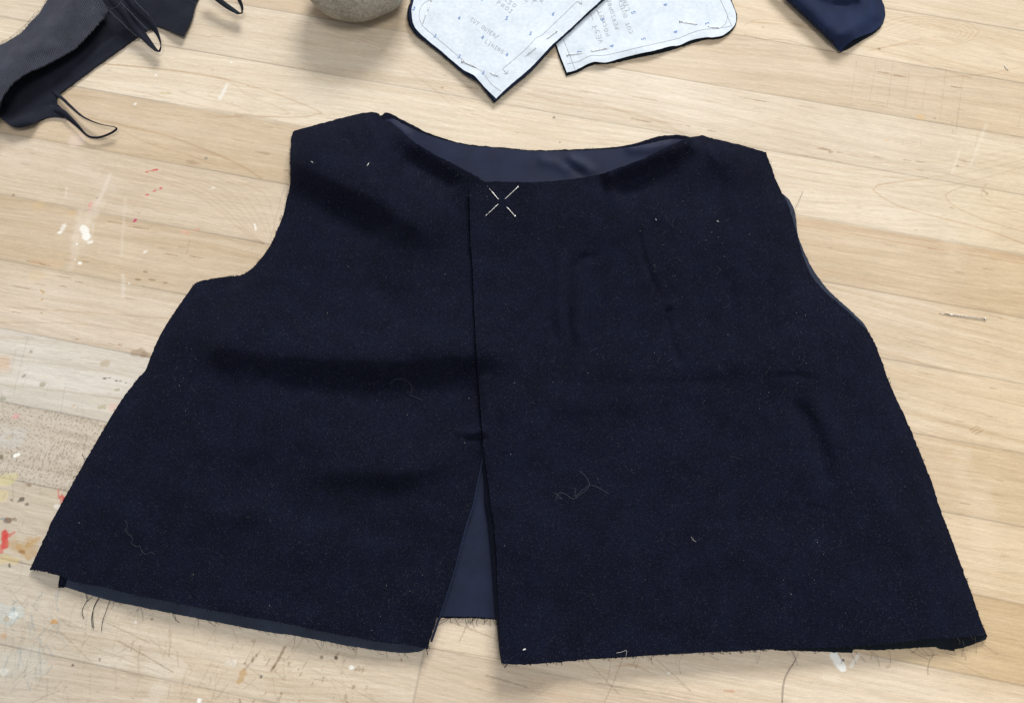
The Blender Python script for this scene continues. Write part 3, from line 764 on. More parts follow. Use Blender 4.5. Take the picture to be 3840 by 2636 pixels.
def fold(x, y, pts, wd, amp, end=.15):
    d, t = pdist(x, y, pts)
    e = sm(0, end, t) * sm(0, end, 1 - t)
    return amp * np.exp(-(d / wd) ** 2) * e
def asym(x, y, pts, wd_up, wd_dn, amp, end=.12):
    """ridge whose side towards the viewer is steeper"""
    pts = np.asarray(pts, float)
    d, t = pdist(x, y, pts)
    yy = np.interp(x, *pts[np.argsort(pts[:, 0])].T)
    w_ = np.where(y < yy, wd_up, wd_dn)
    e = sm(0, end, t) * sm(0, end, 1 - t)
    return amp * np.exp(-(d / w_) ** 2) * e
def waves(x, y, s=0):
    return (fbm(x / 420, y / 260, 1 + s, 3) - .5) * 7.0 + (fbm(x / 100, y / 90, 3 + s, 3) - .5) * 1.1
def HL(x, y):
    d1, _ = pdist(x, y, L_side + L_arm[1:])
    d2, _ = pdist(x, y, L_sh)
    z = 1.2 + 5.6 * (1 - np.exp(-d1 / 55)) * (1 - .75 * np.exp(-d2 / 40))
    z = z + waves(x, y) * sm(0, 160, d1)
    # big rolls across the chest
    z += asym(x, y, [(960, 500), (1080, 570), (1200, 635), (1330, 700), (1450, 752), (1570, 835), (1680, 960)], 180, 85, 10.5, .25)
    z += fold(x, y, [(1090, 680), (1200, 745), (1330, 810), (1480, 855)], 64, -3.4, .3)
    # neck edge roll
    z += fold(x, y, [(1450, 460), (1530, 515), (1640, 588), (1740, 640), (1810, 680)], 45, 5.2, .22)
    z += fold(x, y, [(1500, 575), (1610, 650), (1720, 715)], 45, -3.0, .2)
    z += fold(x, y, [(1300, 520), (1420, 470)], 60, 2.5, .3)
    # waist roll
    z += asym(x, y, [(640, 1230), (850, 1290), (1050, 1322), (1300, 1340), (1500, 1345), (1700, 1325), (1900, 1308), (2030, 1300)], 150, 78, 9.5, .24)
    z += fold(x, y, [(850, 1400), (1250, 1440), (1500, 1450), (1800, 1410), (1990, 1400)], 60, -2.6, .25)
    z += asym(x, y, [(1080, 1740), (1250, 1758), (1400, 1765), (1560, 1752), (1720, 1690), (1800, 1640)], 130, 60, 6.0, .3)
    z += fold(x, y, [(1330, 1850), (1500, 1855), (1600, 1830)], 46, -1.3, .4)
    z += fold(x, y, [(1700, 1620), (1765, 1622), (1830, 1610)], 16, 2.0, .1) + fold(x, y, [(1740, 1652), (1830, 1640)], 10, -1.6, .1)
    z += fold(x, y, [(1720, 1690), (1780, 1700)], 18, -1.0, .2)
    # pulls from the armhole
    z += fold(x, y, [(860, 1040), (835, 1100), (800, 1180)], 18, -1.2, .2) + fold(x, y, [(900, 1060), (880, 1130), (860, 1200)], 26, 1.2, .2)
    z += fold(x, y, [(720, 1250), (800, 1350), (900, 1450)], 70, -1.3, .3) + fold(x, y, [(480, 1600), (700, 1500), (900, 1440)], 60, 1.0, .3)
    z += fold(x, y, [(1150, 1000), (1000, 1120), (840, 1240), (700, 1380)], 90, 1.8, .3) - fold(x, y, [(900, 1130), (760, 1250), (620, 1420)], 50, 1.2, .3)
    z += fold(x, y, [(1500, 960), (1560, 1100), (1620, 1230)], 70, 1.5, .35) - fold(x, y, [(1400, 1000), (1450, 1120), (1540, 1240)], 45, 1.0, .35)
    z += fold(x, y, [(620, 1950), (900, 1900), (1150, 1960)], 70, 1.4, .35) + fold(x, y, [(900, 2120), (1200, 2050), (1500, 2080)], 80, 1.6, .35) + fold(x, y, [(380, 1850), (520, 2000), (600, 2150)], 60, 1.2, .35)
    z += (fbm(x / 46, y / 130, 2, 2) - .5) * .5 + (fbm(x / 30, y / 34, 4, 2) - .5) * .22
    z += fold(x, y, [(540, 1480), (505, 1500), (470, 1505)], 9, -.9, .2)
    z += fold(x, y, [(700, 2230), (1000, 2300), (1300, 2370)], 40, 1.2, .2)
    fl = 1.5 + 2.3 * sm(0, 70, np.minimum(d1, d2))
    return fl + 1.1 * np.log1p(np.exp(np.clip((z - fl) / 1.1, -30, 30)))
def HR(x, y):
    d1, _ = pdist(x, y, R_side + R_arm[1:])
    d2, _ = pdist(x, y, R_sh)
    z = 1.8 + 5.4 * (1 - np.exp(-d1 / 60)) * (1 - .75 * np.exp(-d2 / 40))
    z = z + waves(x, y, 2) * .55 * sm(0, 160, d1)
    z += fold(x, y, [(2640, 520), (2560, 535), (2470, 575), (2330, 635), (2240, 665)], 42, 7.0, .12)
    z += asym(x, y, [(2640, 540), (2740, 610), (2830, 680)], 90, 60, 2.4, .2)
    z += fold(x, y, [(2290, 710), (2380, 690), (2480, 655), (2560, 640)], 56, -4.6, .18)
    z += fold(x, y, [(2450, 730), (2600, 720), (2760, 735)], 85, -3.6, .25)
    z += fold(x, y, [(2640, 530), (2665, 580), (2700, 620)], 12, 1.0, .2)
    z += fold(x, y, [(2622, 512), (2612, 532), (2590, 545)], 9, -1.6, .1)
    z += asym(x, y, [(1900, 770), (2150, 800), (2500, 850), (2850, 860)], 90, 140, 1.5, .2)
    # pressed-in creases of the chest
    for p, w_, a_ in [([(2075, 930), (2062, 1080), (2066, 1200), (2085, 1310)], 13, -.9), ([(2140, 1330), (2128, 1150), (2140, 1010), (2190, 965), (2270, 955)], 12, -.95),
                      ([(2385, 820), (2410, 960), (2450, 1060), (2490, 1150)], 10, -.8), ([(2500, 1170), (2520, 1290), (2560, 1380)], 14, -.6), ([(2105, 930), (2100, 1100), (2105, 1280)], 15, .6),
                      ([(2170, 1300), (2165, 1120), (2200, 1010)], 16, .6), ([(2000, 830), (2010, 960), (2000, 1100)], 20, -.5), ([(2730, 1000), (2745, 1150), (2760, 1300)], 22, -.5), ([(2890, 1030), (2880, 1150), (2900, 1300)], 26, -.5)]:
        z += fold(x, y, p, w_ * 1.1, a_ * 2.3, .2)
    z += asym(x, y, [(2050, 1385), (2400, 1375), (2800, 1365), (3200, 1380)], 130, 80, 2.6, .25)
    z += fold(x, y, [(2150, 1440), (2500, 1440), (2850, 1418), (3150, 1420)], 24, -.6, .3)
    z += fold(x, y, [(2900, 1410), (3000, 1405), (3060, 1425)], 9, -1.1, .2)
    z += asym(x, y, [(2000, 1530), (2250, 1520), (2500, 1490)], 60, 40, 1.1, .2)
    z += fold(x, y, [(2960, 1480), (3040, 1600), (3090, 1720), (3110, 1850)], 32, -2.8, .2) + fold(x, y, [(3030, 1460), (3110, 1590), (3160, 1720)], 40, 1.7, .25)
    z += fold(x, y, [(2790, 1520), (2860, 1600), (2900, 1660)], 26, -.8, .3)
    z += fold(x, y, [(3010, 1905), (3060, 1900), (3110, 1912)], 8, -.9, .2)
    z += fold(x, y, [(2495, 1150), (2515, 1140), (2530, 1148)], 9, 1.3, .2) + fold(x, y, [(2490, 1165), (2520, 1172)], 9, -1.0, .2)
    z += (fbm(x / 44, y / 170, 0, 2) - .5) * .9 * sm(1500, 1200, y) + (fbm(x / 60, y / 60, 1, 2) - .5) * .5 + (fbm(x / 30, y / 34, 5, 2) - .5) * .22
    z += fold(x, y, [(2250, 1750), (2500, 1700), (2750, 1760)], 80, 1.3, .35) + fold(x, y, [(2500, 2150), (2850, 2060), (3200, 2100)], 90, 1.4, .35) + fold(x, y, [(3250, 1700), (3350, 1950), (3420, 2150)], 60, 1.2, .35) + fold(x, y, [(2300, 1900), (2330, 2100), (2300, 2300)], 60, 1.0, .35)
    # puckers by the front edge
    z += fold(x, y, [(1870, 2095), (1960, 2100)], 16, -1.4, .3) + fold(x, y, [(1870, 2200), (1940, 2205)], 18, -1.3, .3) + fold(x, y, [(1875, 2280), (1930, 2275)], 16, -1.2, .3)
    dcf, _ = pdist(x, y, R_cf)
    z += 1.6 * np.exp(-(dcf / 70) ** 2) - 2.2 * np.exp(-(dcf / 11) ** 2)
    z += fold(x, y, [(1780, 760), (1790, 1200), (1830, 1700), (1885, 2400)], 55, 1.6, .1)
    # cloth gathered where the two pins cross
    z += fold(x, y, [(1876, 764), (1892, 766)], 24, 1.4, .0001) if False else 1.3 * np.exp(-(((x - 1884) / 26) ** 2 + ((y - 764) / 22) ** 2))
    lo = HL(x, y) + 3.4
    k = sm(2120, 2000, x)
    z = z * (1 - k) + np.maximum(z, lo) * k
    fl = 1.9 + 2.2 * sm(0, 70, np.minimum(d1, d2))
    return fl + .9 * np.log1p(np.exp(np.clip((z - fl) / .9, -30, 30)))
def HTOP(x, y):
    x = np.asarray(x, float); y = np.asarray(y, float)
    return np.where(inside(x, y, polyR), HR(x, y), HL(x, y))

# back: wool shell, its lining, the facings that show
back_top = [(1418, 436), (1432, 432), (1444, 423), (1465, 426), (1498, 443), (1539, 466), (1601, 497), (1663, 519), (1725, 536), (1788, 546), (1920, 557), (2000, 564), (2142, 561), (2284, 554), (2379, 539), (2450, 517), (2511, 507), (2554, 507), (2590, 516)]
back_poly = outline([back_top, [(2590, 516), (2700, 540), (2850, 590), (2900, 700)], [(2900, 700), (2935, 735), (2955, 790), (3000, 980), (3090, 1110), (3200, 1200), (3240, 1245)],
                     [(3240, 1245), (3300, 1400), (3480, 1850), (3640, 2290), (3660, 2330)], [(3660, 2330), (3600, 2375), (3300, 2390), (2900, 2405), (2400, 2400), (1990, 2350), (1900, 2330)],
                     [(1900, 2330), (1864, 2323), (1786, 2318), (1644, 2315), (1560, 2300)], [(1560, 2300), (1200, 2240), (800, 2160), (300, 2060), (240, 2040)],
                     [(240, 2040), (420, 1700), (620, 1320), (760, 1120)], [(760, 1120), (960, 1050), (1110, 800), (1130, 520)], [(1130, 520), (1300, 470), (1418, 436)]], 10, .7, 4)
def zback(x, y):
    d, t = pdist(x, y, back_top)
    return 1.5 + 1.2 * np.exp(-(d / 60) ** 2) + .5 * (fbm(x / 160, y / 100, 2, 3) - .5) * sm(0, 100, d)
panel('back_shell', back_poly, zback, 1.3, M['wool'], vest, 24)
lin_top = [(1440, 452), (1477, 447), (1519, 470), (1581, 499), (1663, 526), (1725, 541), (1788, 551), (1920, 561), (2000, 568), (2142, 566), (2284, 560), (2379, 550), (2450, 535), (2520, 522), (2560, 524)]
lin_poly = outline([lin_top, [(2560, 524), (2700, 620), (2800, 800)], [(2800, 800), (2700, 1500), (2300, 2280), (2000, 2316)], [(2000, 2316), (1866, 2318), (1786, 2312), (1643, 2309), (1560, 2300)], [(1560, 2300), (1400, 1700), (1300, 900), (1350, 550), (1440, 452)]], 10, .5, 5)
def zlin(x, y):
    d, t = pdist(x, y, lin_top)
    z = zback(x, y) + .5 + .5 * sm(0, 60, d)
    z += fold(x, y, [(2010, 600), (2090, 615), (2150, 650)], 16, 1.0, .2) + fold(x, y, [(2120, 590), (2190, 620), (2240, 660)], 15, 1.5, .2) - fold(x, y, [(2100, 600), (2160, 640), (2200, 670)], 12, .9, .2)
    z += fold(x, y, [(2330, 560), (2430, 560), (2540, 535)], 16, 1.6, .2) + fold(x, y, [(1450, 455), (1500, 485), (1540, 520)], 14, 1.5, .2)
    return z
panel('lining', lin_poly, zlin, .3, M['lining'], vest, 14)
# armhole lining edge that peeps out on the right
arm_l = [(2930, 722), (2960, 750), (2978, 785), (2985, 816), (2990, 871), (3006, 921), (3031, 976), (3056, 1021), (3101, 1081), (3151, 1130), (3201, 1175), (3236, 1210), (3256, 1241)]
panel('armhole_facing', outline([arm_l, [(3256, 1241), (3150, 1190), (3020, 1060), (2950, 900), (2900, 740), (2930, 722)]], 8, .7, 6), lambda x, y: 2.3 + 0 * x + .5 * (fbm(x / 60, y / 60, 1) - .5), .4, M['facing'], vest, 14)
# facing that hangs out below the left hem
fac_low = [(246, 2200), (322, 2225), (412, 2251), (511, 2272), (615, 2293), (710, 2312), (852, 2340), (994, 2367), (1100, 2382), (1218, 2404), (1337, 2426), (1479, 2445), (1540, 2446), (1583, 2439), (1598, 2428)]
def zfac(x, y):
    return 1.5 + .8 * (fbm(x / 120, y / 60, 2) - .5) + 2.2 * sm(1480, 1600, x) + 1.2 * sm(1200, 1195, x) * 0
panel('hem_facing', outline([fac_low, [(1598, 2428), (1560, 2380), (1400, 2320), (1000, 2260), (600, 2190), (300, 2120), (251, 2150)], [(251, 2150), (251, 2172), (246, 2200)]], 8, .7, 7), zfac, .4, M['facing'], vest, 12)
panel('seam_allowance', outline([[(224, 2130), (222, 2158), (218, 2203)], [(218, 2203), (232, 2202), (262, 2201)], [(262, 2201), (262, 2130), (224, 2130)]], 6, 1.0, 8), lambda x, y: 1.1 + 0 * x, .6, M['wool'], vest, 10)
# right hem: back shell layers seen through the open end
panel('back_hem', outline([[(2900, 2400), (2900, 2434), (3038, 2441), (3195, 2447)], [(3195, 2447), (3200, 2434), (3315, 2436), (3454, 2427), (3509, 2424)], [(3509, 2424), (3530, 2395)], [(3530, 2395), (3200, 2380), (2900, 2400)]], 8, .8, 9), lambda x, y: 1.5 + .6 * (fbm(x / 60, y / 40, 1) - .5), .5, M['green_black'], vest, 12)
panel('back_hem', outline([[(3500, 2370), (3512, 2425), (3546, 2435), (3581, 2440)], [(3581, 2440), (3574, 2421), (3580, 2434)], [(3580, 2434), (3615, 2427), (3660, 2412), (3699, 2397)], [(3699, 2397), (3703, 2383), (3690, 2360)], [(3690, 2360), (3600, 2350), (3500, 2370)]], 8, .8, 10), lambda x, y: 1.3 + .9 * sm(3600, 3700, x), .5, M['green_black'], vest, 12)
# the two fronts
panel('left_front', polyL, HL, 1.3, M['wool'], vest, 11)
panel('right_front', polyR, HR, 1.4, M['wool'], vest, 11)
# under-edge binding along the slit of the left front
mb = MB()
ribbon_geo(mb, [(a + 5, b, float(HL(np.array([a]), np.array([b]))[0]) - 1.5) for a, b in [(1808, 1690), (1792, 1784), (1768, 1898), (1747, 1959), (1702, 2130), (1643, 2314), (1612, 2405)]], .55, .5)
mb.build('front_edge_facing', M['lining'], vest)
# the right front's turned-under edge, rolling down and away beneath it
mb = MB(); v = []; f = []
ed = spline([(x, y, o) for (x, y), o in zip(R_cf[8:], [2, 12, 18, 22, 22, 18, 13, 8, 4, 1])], 8)
zz = HR(ed[:, 0] + 6, ed[:, 1])
for (x, y, o), z in zip(ed, zz):
    for k, dz in ((-.35, 1.2), (0.0, 1.5), (.35, 2.6), (.7, 4.0), (1.0, 5.6)):
        v.append(W3(x - o * k, y, max(z - dz, 1.2)))
for i in range(len(ed) - 1):
    for j in range(4): f.append((i * 5 + j, i * 5 + j + 1, (i + 1) * 5 + j + 1, (i + 1) * 5 + j))
mb.add(v, f); mb.build('turned_edge', M['wool'], vest)


# frayed edges
fr = MB()
def fray(edge, out, dens, lmin, lmax, r=.10, zf=None, mi=0, curl=.4, zend=.3):
    """short broken threads along a cut edge; out = direction in degrees (photo sense, 90 = towards the viewer)"""
    q = spline(edge, 4)
    for p in q:
        if random.random() > dens: continue
        a = math.radians(out + random.gauss(0, 28)); L = random.uniform(lmin, lmax) * (1 if random.random() < .8 else 1.6)
        c = random.gauss(0, curl)
        z0 = (zf(np.array([p[0]]), np.array([p[1]]))[0] - .5) if zf else 1.3
        pts = []
        for t in (0, .35, .7, 1):
            aa = a + c * t
            pts.append((p[0] + math.cos(aa) * L * t - math.cos(a) * 3, p[1] + math.sin(aa) * L * t - math.sin(a) * 3, z0 * (1 - t) + max(zend, .25) * t))
        strand(fr, pts, r, mi)
fray(L_arm[3:], 190, .30, 3, 9, .13, HL)
fray(L_hem, 80, .30, 3, 10, .13, HL)
fray(R_hem, 85, .26, 3, 14, .13, HR)
fray(R_arm, -10, .22, 3, 8, .12, HR)
fray(L_side, 200, .05, 3, 8, .12, HL); fray(R_side, -20, .06, 3, 8, .12, HR)
fray(back_top[8:14], -90, .3, 3, 6, .08, zback)
fray(fac_low[1:], 62, .13, 8, 34, .055, zfac)
fray([(1644, 2315), (1786, 2318), (1864, 2323)], 100, .4, 4, 40, .08)
fray([(2380, 2462), (2900, 2436)], 80, .05, 15, 60, .05, HR, 1)
fray([(2950, 2436), (3200, 2446), (3500, 2426), (3690, 2400)], 70, .10, 12, 60, .055, None, 1)
for pts in [[(320, 2222), (326, 2250), (312, 2275), (308, 2300), (316, 2318)], [(345, 2236), (326, 2255)], [(370, 2240), (352, 2275), (348, 2310), (351, 2357)], [(411, 2251), (396, 2295), (384, 2330), (381, 2366)], [(372, 2240), (356, 2270), (344, 2310), (346, 2352)],
            [(2975, 2437), (2985, 2456), (2984, 2475), (2962, 2510), (2945, 2545), (2938, 2590), (2934, 2650)], [(2970, 2437), (2981, 2462), (2978, 2482), (2955, 2515), (2940, 2550), (2933, 2600), (2936, 2650)],
            [(3480, 2430), (3498, 2440), (3500, 2455), (3487, 2478), (3480, 2510), (3482, 2528)], [(3410, 2432), (3440, 2452), (3487, 2474)], [(3610, 2400), (3616, 2425), (3610, 2440), (3609, 2460)], [(3655, 2380), (3660, 2410), (3662, 2448)],
            [(3585, 2386), (3600, 2405), (3590, 2425)], [(3270, 2436), (3290, 2460), (3300, 2498)], [(2965, 875 - 60), (2988, 770), (3012, 717)], [(1595, 2420), (1600, 2435), (1604, 2454)], [(1604, 2410), (1608, 2425), (1612, 2432)],
            [(308, 1702), (318, 1725)], [(275, 1788), (292, 1783)], [(3638, 2380), (3650, 2395), (3668, 2392)]]:
    q = [(a, b, 3.2 - 2.6 * min(1, i / 2)) for i, (a, b) in enumerate(pts)]
    strand(fr, q, .15 if pts[0][0] < 500 or pts[0][0] in (1595, 1604) else .07, 1 if pts[0][0] > 2960 and pts[0][0] < 3700 and pts[0][1] > 2300 else 0)
o = fr.build('frayed_threads', [M['thread'], M['thread_brown']], vest); o['kind'] = 'stuff'

# lint on the wool
lt = MB()
def on_front(n):
    xs = RNG.uniform(100, 3700, n * 8); ys = RNG.uniform(420, 2480, n * 8)
    m = (inside(xs, ys, polyL) | inside(xs, ys, polyR)) & (RNG.random(n * 8) < .03 + 1.3 * sm(.50, .78, fbm(xs / 260, ys / 260, 4, 4)))
    xs, ys = xs[m][:n], ys[m][:n]
    return xs, ys, HTOP(xs, ys)
for x, y, z in zip(*on_front(1000)):
    a = random.uniform(0, 6.3); L = random.uniform(2, 9) * random.choice([1, 1, 2.0]); c = random.gauss(0, 1.3)
    strand(lt, [(x, y, z + .1), (x + math.cos(a) * L * .5, y + math.sin(a) * L * .5, z + .35), (x + math.cos(a + c) * L, y + math.sin(a + c) * L, z + .15)], random.uniform(.02, .045), 0, 5)
for x, y, z in zip(*on_front(120)):
    lt.ball(W3(x, y, z + .1), random.uniform(.00007, .00016), mi=1, nu=5, nv=3)
for x, y, z in zip(*on_front(26)):
    p = []; a = random.uniform(0, 6.3)
    for i in range(6):
        p.append((x, y, float(HTOP([x], [y])[0]) + .3)); a += random.gauss(0, .8); x += math.cos(a) * 9; y += math.sin(a) * 9
    strand(lt, p, .035, 0, 5)
o = lt.build('lint', [M['lint'], M['white_fleck']])
tag(o, 'pale lint specks and fibres scattered over the navy vest', 'lint', kind='stuff')

# loose threads lying on the vest
def thread_thing(name, runs, r, mat, label, zf=HTOP, lift=.35, cat='thread'):
    mb = MB()
    for pts in runs:
        q = spline(pts, 6)
        z = zf(q[:, 0], q[:, 1]) + lift
        mb.tube([W3(a, b, c) for a, b, c in zip(q[:, 0], q[:, 1], z)], r * .001, 4)
    o = mb.build(name, mat)
    return tag(o, label, cat)
thread_thing('thread_snippet', [[(2175, 1766), (2195, 1785), (2210, 1814), (2201, 1834), (2170, 1858), (2148, 1871), (2125, 1855), (2100, 1847), (2090, 1856), (2083, 1880)],
                               [(2210, 1818), (2240, 1826), (2282, 1851)], [(2204, 1820), (2180, 1842), (2155, 1860), (2160, 1832), (2150, 1832)], [(2076, 1846), (2100, 1862), (2104, 1870), (2090, 1866)]], .085, M['thread_pale'],
             'grey Y-shaped tangle of thread lying on the lower middle of the right vest front')
thread_thing('thread_snippet', [[(1458, 1442), (1480, 1424), (1510, 1420), (1535, 1436), (1545, 1462), (1536, 1480)], [(1536, 1480), (1560, 1490), (1585, 1500)]], .055, M['thread_pale'],
             'thin curled grey thread on the left vest front at waist height')
thread_thing('thread_snippet', [[(470, 1952), (478, 1972), (470, 1990), (486, 2006), (498, 2018), (494, 2036), (512, 2050), (524, 2046), (530, 2064), (548, 2078), (566, 2070), (580, 2078)]], .06, M['thread_pale'], 'thin wavy grey thread near the lower left corner of the vest')
thread_thing('thread_snippet', [[(2311, 2447), (2330, 2444), (2349, 2438), (2347, 2460)]], .06, M['white_fleck'], 'short white bent thread at the right front hem')
thread_thing('thread_snippet', [[(2592, 2013), (2600, 2024), (2610, 2031)]], .06, M['white_fleck'], 'tiny straight white fibre low on the right vest front')
def flat0(x, y): return np.zeros(np.shape(x))
thread_thing('plastic_snippet', [[(3768, 246), (3770, 254), (3782, 264)]], .28, M['white_fleck'], 'tiny white bent plastic snippet on bare wood at the upper right', flat0, .35, 'snippet')
mb = MB(); c = W3(1966, 2434, float(HTOP([1966], [2434])[0]) + .4)
mb.ball((0, 0, 0), .00085, .00036, .0003, nu=10)
o = mb.build('seed_fleck', M['white_fleck']); o.location = c; o.rotation_euler = (0, 0, .35)
tag(o, 'small cream coloured fleck near the bottom front corner of the right vest front', 'fleck')

# ------------------------------------------------------------------ pins
def pinpath(segs, zf):
    (a, b), (c, d) = segs
    g = lambda p: float(zf(np.array([p[0]]), np.array([p[1]]))[0])
    L = lambda p, q, t: (p[0] + (q[0] - p[0]) * t, p[1] + (q[1] - p[1]) * t)
    out = []
    for t in (0, .2, .4, .6, .8, .92): q = L(a, b, t); out.append((*q, g(q) + .36))
    q = L(b, c, .12); out.append((*q, g(q) - .35))
    q = L(b, c, .5); out.append((*q, g(q) - .75))
    q = L(b, c, .88); out.append((*q, g(q) - .35))
    for t in (.08, .2, .4, .6, .8, .9, 1): q = L(c, d, t); out.append((*q, g(q) + .36))
    return out
def pin(runs, label, group, r=.26, zf=None):
    """dressmaking pin through cloth; runs = points (px,py,z mm) from head to tip"""
    if zf is not None: runs = pinpath(runs, zf)
    P = [W3(*p) for p in runs]
    e = empty('dressmaking_pin', P[0], label, 'pin', group)
    s = MB(); k = len(P)
    d = P
    s.tube(d[:-2], r * .001, 8); s.tube([d[-3], d[-1]], r * .001, 8, 0, r * .00025)
    s.build('shaft', M['steel'], e)
    h = MB(); h.ball(P[0], .00062, .00062, .00045); h.build('head', M['steel'], e)
    return e
def zt(x, y): return float(HTOP([x], [y])[0])
def vpin(segs, label):
    pin(segs, label, 'pins crossed on the vest', .28, HTOP)
vpin((((1942, 702), (1896, 745)), ((1864, 770), (1818, 813))), 'steel pin slanting up to the right, crossed with another at the vest neckline')
vpin((((1931, 811), (1905, 782)), ((1866, 745), (1833, 706))), 'steel pin slanting down to the right, crossed with another at the vest neckline')
for x, y, dx, dy, lb in [(1172, 610, 5, 3, 'steel pin end poking out near the left shoulder of the vest, closer to the armhole'), (1381, 616, 4, -6, 'steel pin end poking out below the left shoulder of the vest, closer to the neck'),
                  (2461, 826, 2, 4, 'steel pin end poking out of the right vest chest, nearer the centre'), (2694, 832, 5, 3, 'steel pin end poking out of the right vest chest, nearer the armhole')]:
    z = zt(x, y)
    P0, P1 = W3(x - dx, y - dy, z + .35), W3(x + dx, y + dy, z - .4)
    s = MB(); s.tube([P0, P1], .0002, 8); s.ball(P0, .00026)
    o = s.build('pin_end', M['steel']); tag(o, lb, 'pin', 'pin ends showing through the vest')
# loose pin on the bare wood
pin([(3695 - 17.5 * i, 1196 - 2.2 * i, .62 - .03 * i) for i in range(11)], 'loose steel pin lying on bare wood right of the vest', None, .28)

# ------------------------------------------------------------------ pocket pieces with paper patterns
GL = {'A': [[(0, 0), (.35, 1), (.7, 0)], [(.15, .4), (.55, .4)]], 'C': [[(.65, .85), (.35, 1), (.05, .6), (.1, .2), (.4, 0), (.65, .15)]], 'E': [[(.6, 1), (.05, 1), (.05, 0), (.6, 0)], [(.05, .52), (.5, .52)]],
      'G': [[(.65, .85), (.35, 1), (.05, .6), (.1, .2), (.4, 0), (.65, .2), (.65, .45), (.4, .45)]], 'I': [[(.3, 0), (.3, 1)], [(.1, 1), (.5, 1)], [(.1, 0), (.5, 0)]], 'J': [[(.1, 1), (.65, 1)], [(.45, 1), (.45, .2), (.25, 0), (.05, .15)]],
      'K': [[(.05, 0), (.05, 1)], [(.6, 1), (.05, .45), (.6, 0)]], 'L': [[(.05, 1), (.05, 0), (.55, 0)]], 'N': [[(.05, 0), (.05, 1), (.6, 0), (.6, 1)]], 'O': [[(.35, 1), (.05, .6), (.1, .15), (.4, 0), (.65, .4), (.6, .85), (.35, 1)]],
      'P': [[(.05, 0), (.05, 1), (.5, .95), (.6, .7), (.45, .5), (.05, .45)]], 'R': [[(.05, 0), (.05, 1), (.5, .95), (.6, .7), (.45, .5), (.05, .45)], [(.3, .48), (.65, 0)]], 'S': [[(.6, .88), (.3, 1), (.08, .75), (.5, .45), (.6, .2), (.3, 0), (.05, .1)]],
      'T': [[(0, 1), (.7, 1)], [(.35, 1), (.35, 0)]], 'U': [[(.05, 1), (.08, .2), (.35, 0), (.6, .2), (.62, 1)]], 'V': [[(.05, 1), (.35, 0), (.65, 1)]], '/': [[(.05, -.15), (.6, 1.2)]],
      '3': [[(.1, .9), (.35, 1), (.55, .78), (.3, .55), (.6, .3), (.35, 0), (.05, .12)]], '4': [[(.45, 0), (.45, 1), (.05, .3), (.65, .3)]], '5': [[(.6, 1), (.15, 1), (.12, .55), (.45, .6), (.6, .3), (.4, 0), (.08, .08)]],
      '6': [[(.5, 1), (.2, .7), (.08, .3), (.3, 0), (.58, .22), (.4, .5), (.12, .35)]], '7': [[(.05, 1), (.6, 1), (.25, 0)]], '8': [[(.35, .52), (.1, .75), (.35, 1), (.6, .75), (.35, .52), (.08, .25), (.35, 0), (.62, .25), (.35, .52)]]}
def mark(mb, pts, zf, w=2.2, mi=1, lift=.06):
    q = spline(pts, 5) if len(pts) > 2 else np.array(pts, float)
    if len(q) < 2: return
    n = len(q); v = []; f = []
    for i in range(n):
        d = q[min(i + 1, n - 1)] - q[max(i - 1, 0)]; L = np.hypot(*d) + 1e-9; nx, ny = -d[1] / L, d[0] / L
        for s in (-1, 1):
            x, y = q[i][0] + nx * w * .5 * s, q[i][1] + ny * w * .5 * s
            v.append(W3(x, y, float(zf(np.array([x]), np.array([y]))[0]) + lift))
    for i in range(n - 1): f.append((2 * i, 2 * i + 2, 2 * i + 3, 2 * i + 1))
    mb.add(v, f, mi)
def write(mb, text, a, b, h, zf, w=1.8, mi=1, jit=.08):
    """hand lettering from a to b (start and end of the baseline), letter height h"""
    a = np.array(a, float); b = np.array(b, float); n = len(text); d = (b - a) / n; L = np.hypot(*d)
    ex = d / L; ey = np.array([ex[1], -ex[0]])
    for i, ch in enumerate(text):
        if ch == ' ': continue
        o = a + d * i + ey * random.uniform(-.6, .6)
        for stk in GL[ch]:
            mark(mb, [tuple(o + ex * (px_ + random.gauss(0, jit * .5)) * L * 1.05 + ey * (py_ + random.gauss(0, jit * .5)) * h) for px_, py_ in stk], zf, w, mi, .08)

def crest(pts_bumps):
    def f(x, y):
        z = 0 * x
        for (cx, cy, rx, ry, am) in pts_bumps: z = z + am * np.exp(-(((x - cx) / rx) ** 2 + ((y - cy) / ry) ** 2))
        return z
    return f
# left pocket (on top)
p1_edge_a = [(1560, -60), (1552, 0), (1544, 34), (1545, 65), (1552, 96), (1569, 120), (1603, 151), (1655, 193), (1707, 238), (1741, 265), (1775, 282), (1796, 303), (1820, 330), (1860, 370)]
p1_edge_b = [(1860, 370), (1913, 320), (1982, 262), (2037, 205), (2068, 172), (2137, 110), (2206, 45), (2262, -6), (2335, -75)]
p1_top = [(2335, -75), (2200, -190), (1950, -260), (1700, -220), (1600, -140), (1560, -60)]
b1 = crest([(1775, 290, 40, 25, 1.6), (2040, 190, 45, 30, 1.5), (1830, 255, 40, 30, .8), (1640, 40, 60, 30, .8), (1550, 60, 25, 60, 1.4), (1990, 170, 50, 40, .9), (1860, 365, 30, 25, -1.0)])
def z1(x, y): return 4.6 + b1(x, y) + .9 * (fbm(x / 110, y / 90, 1) - .5)
def z1f(x, y): return 3.4 + .8 * b1(x, y) * .5 + .6 * (fbm(x / 110, y / 90, 1) - .5)
pk1 = empty('pocket_piece', W3(1900, 100, 2), 'cut pocket piece under a pinned white paper pattern, nearest the stone and overlapping its neighbour', 'pocket piece', 'cut pocket pieces')
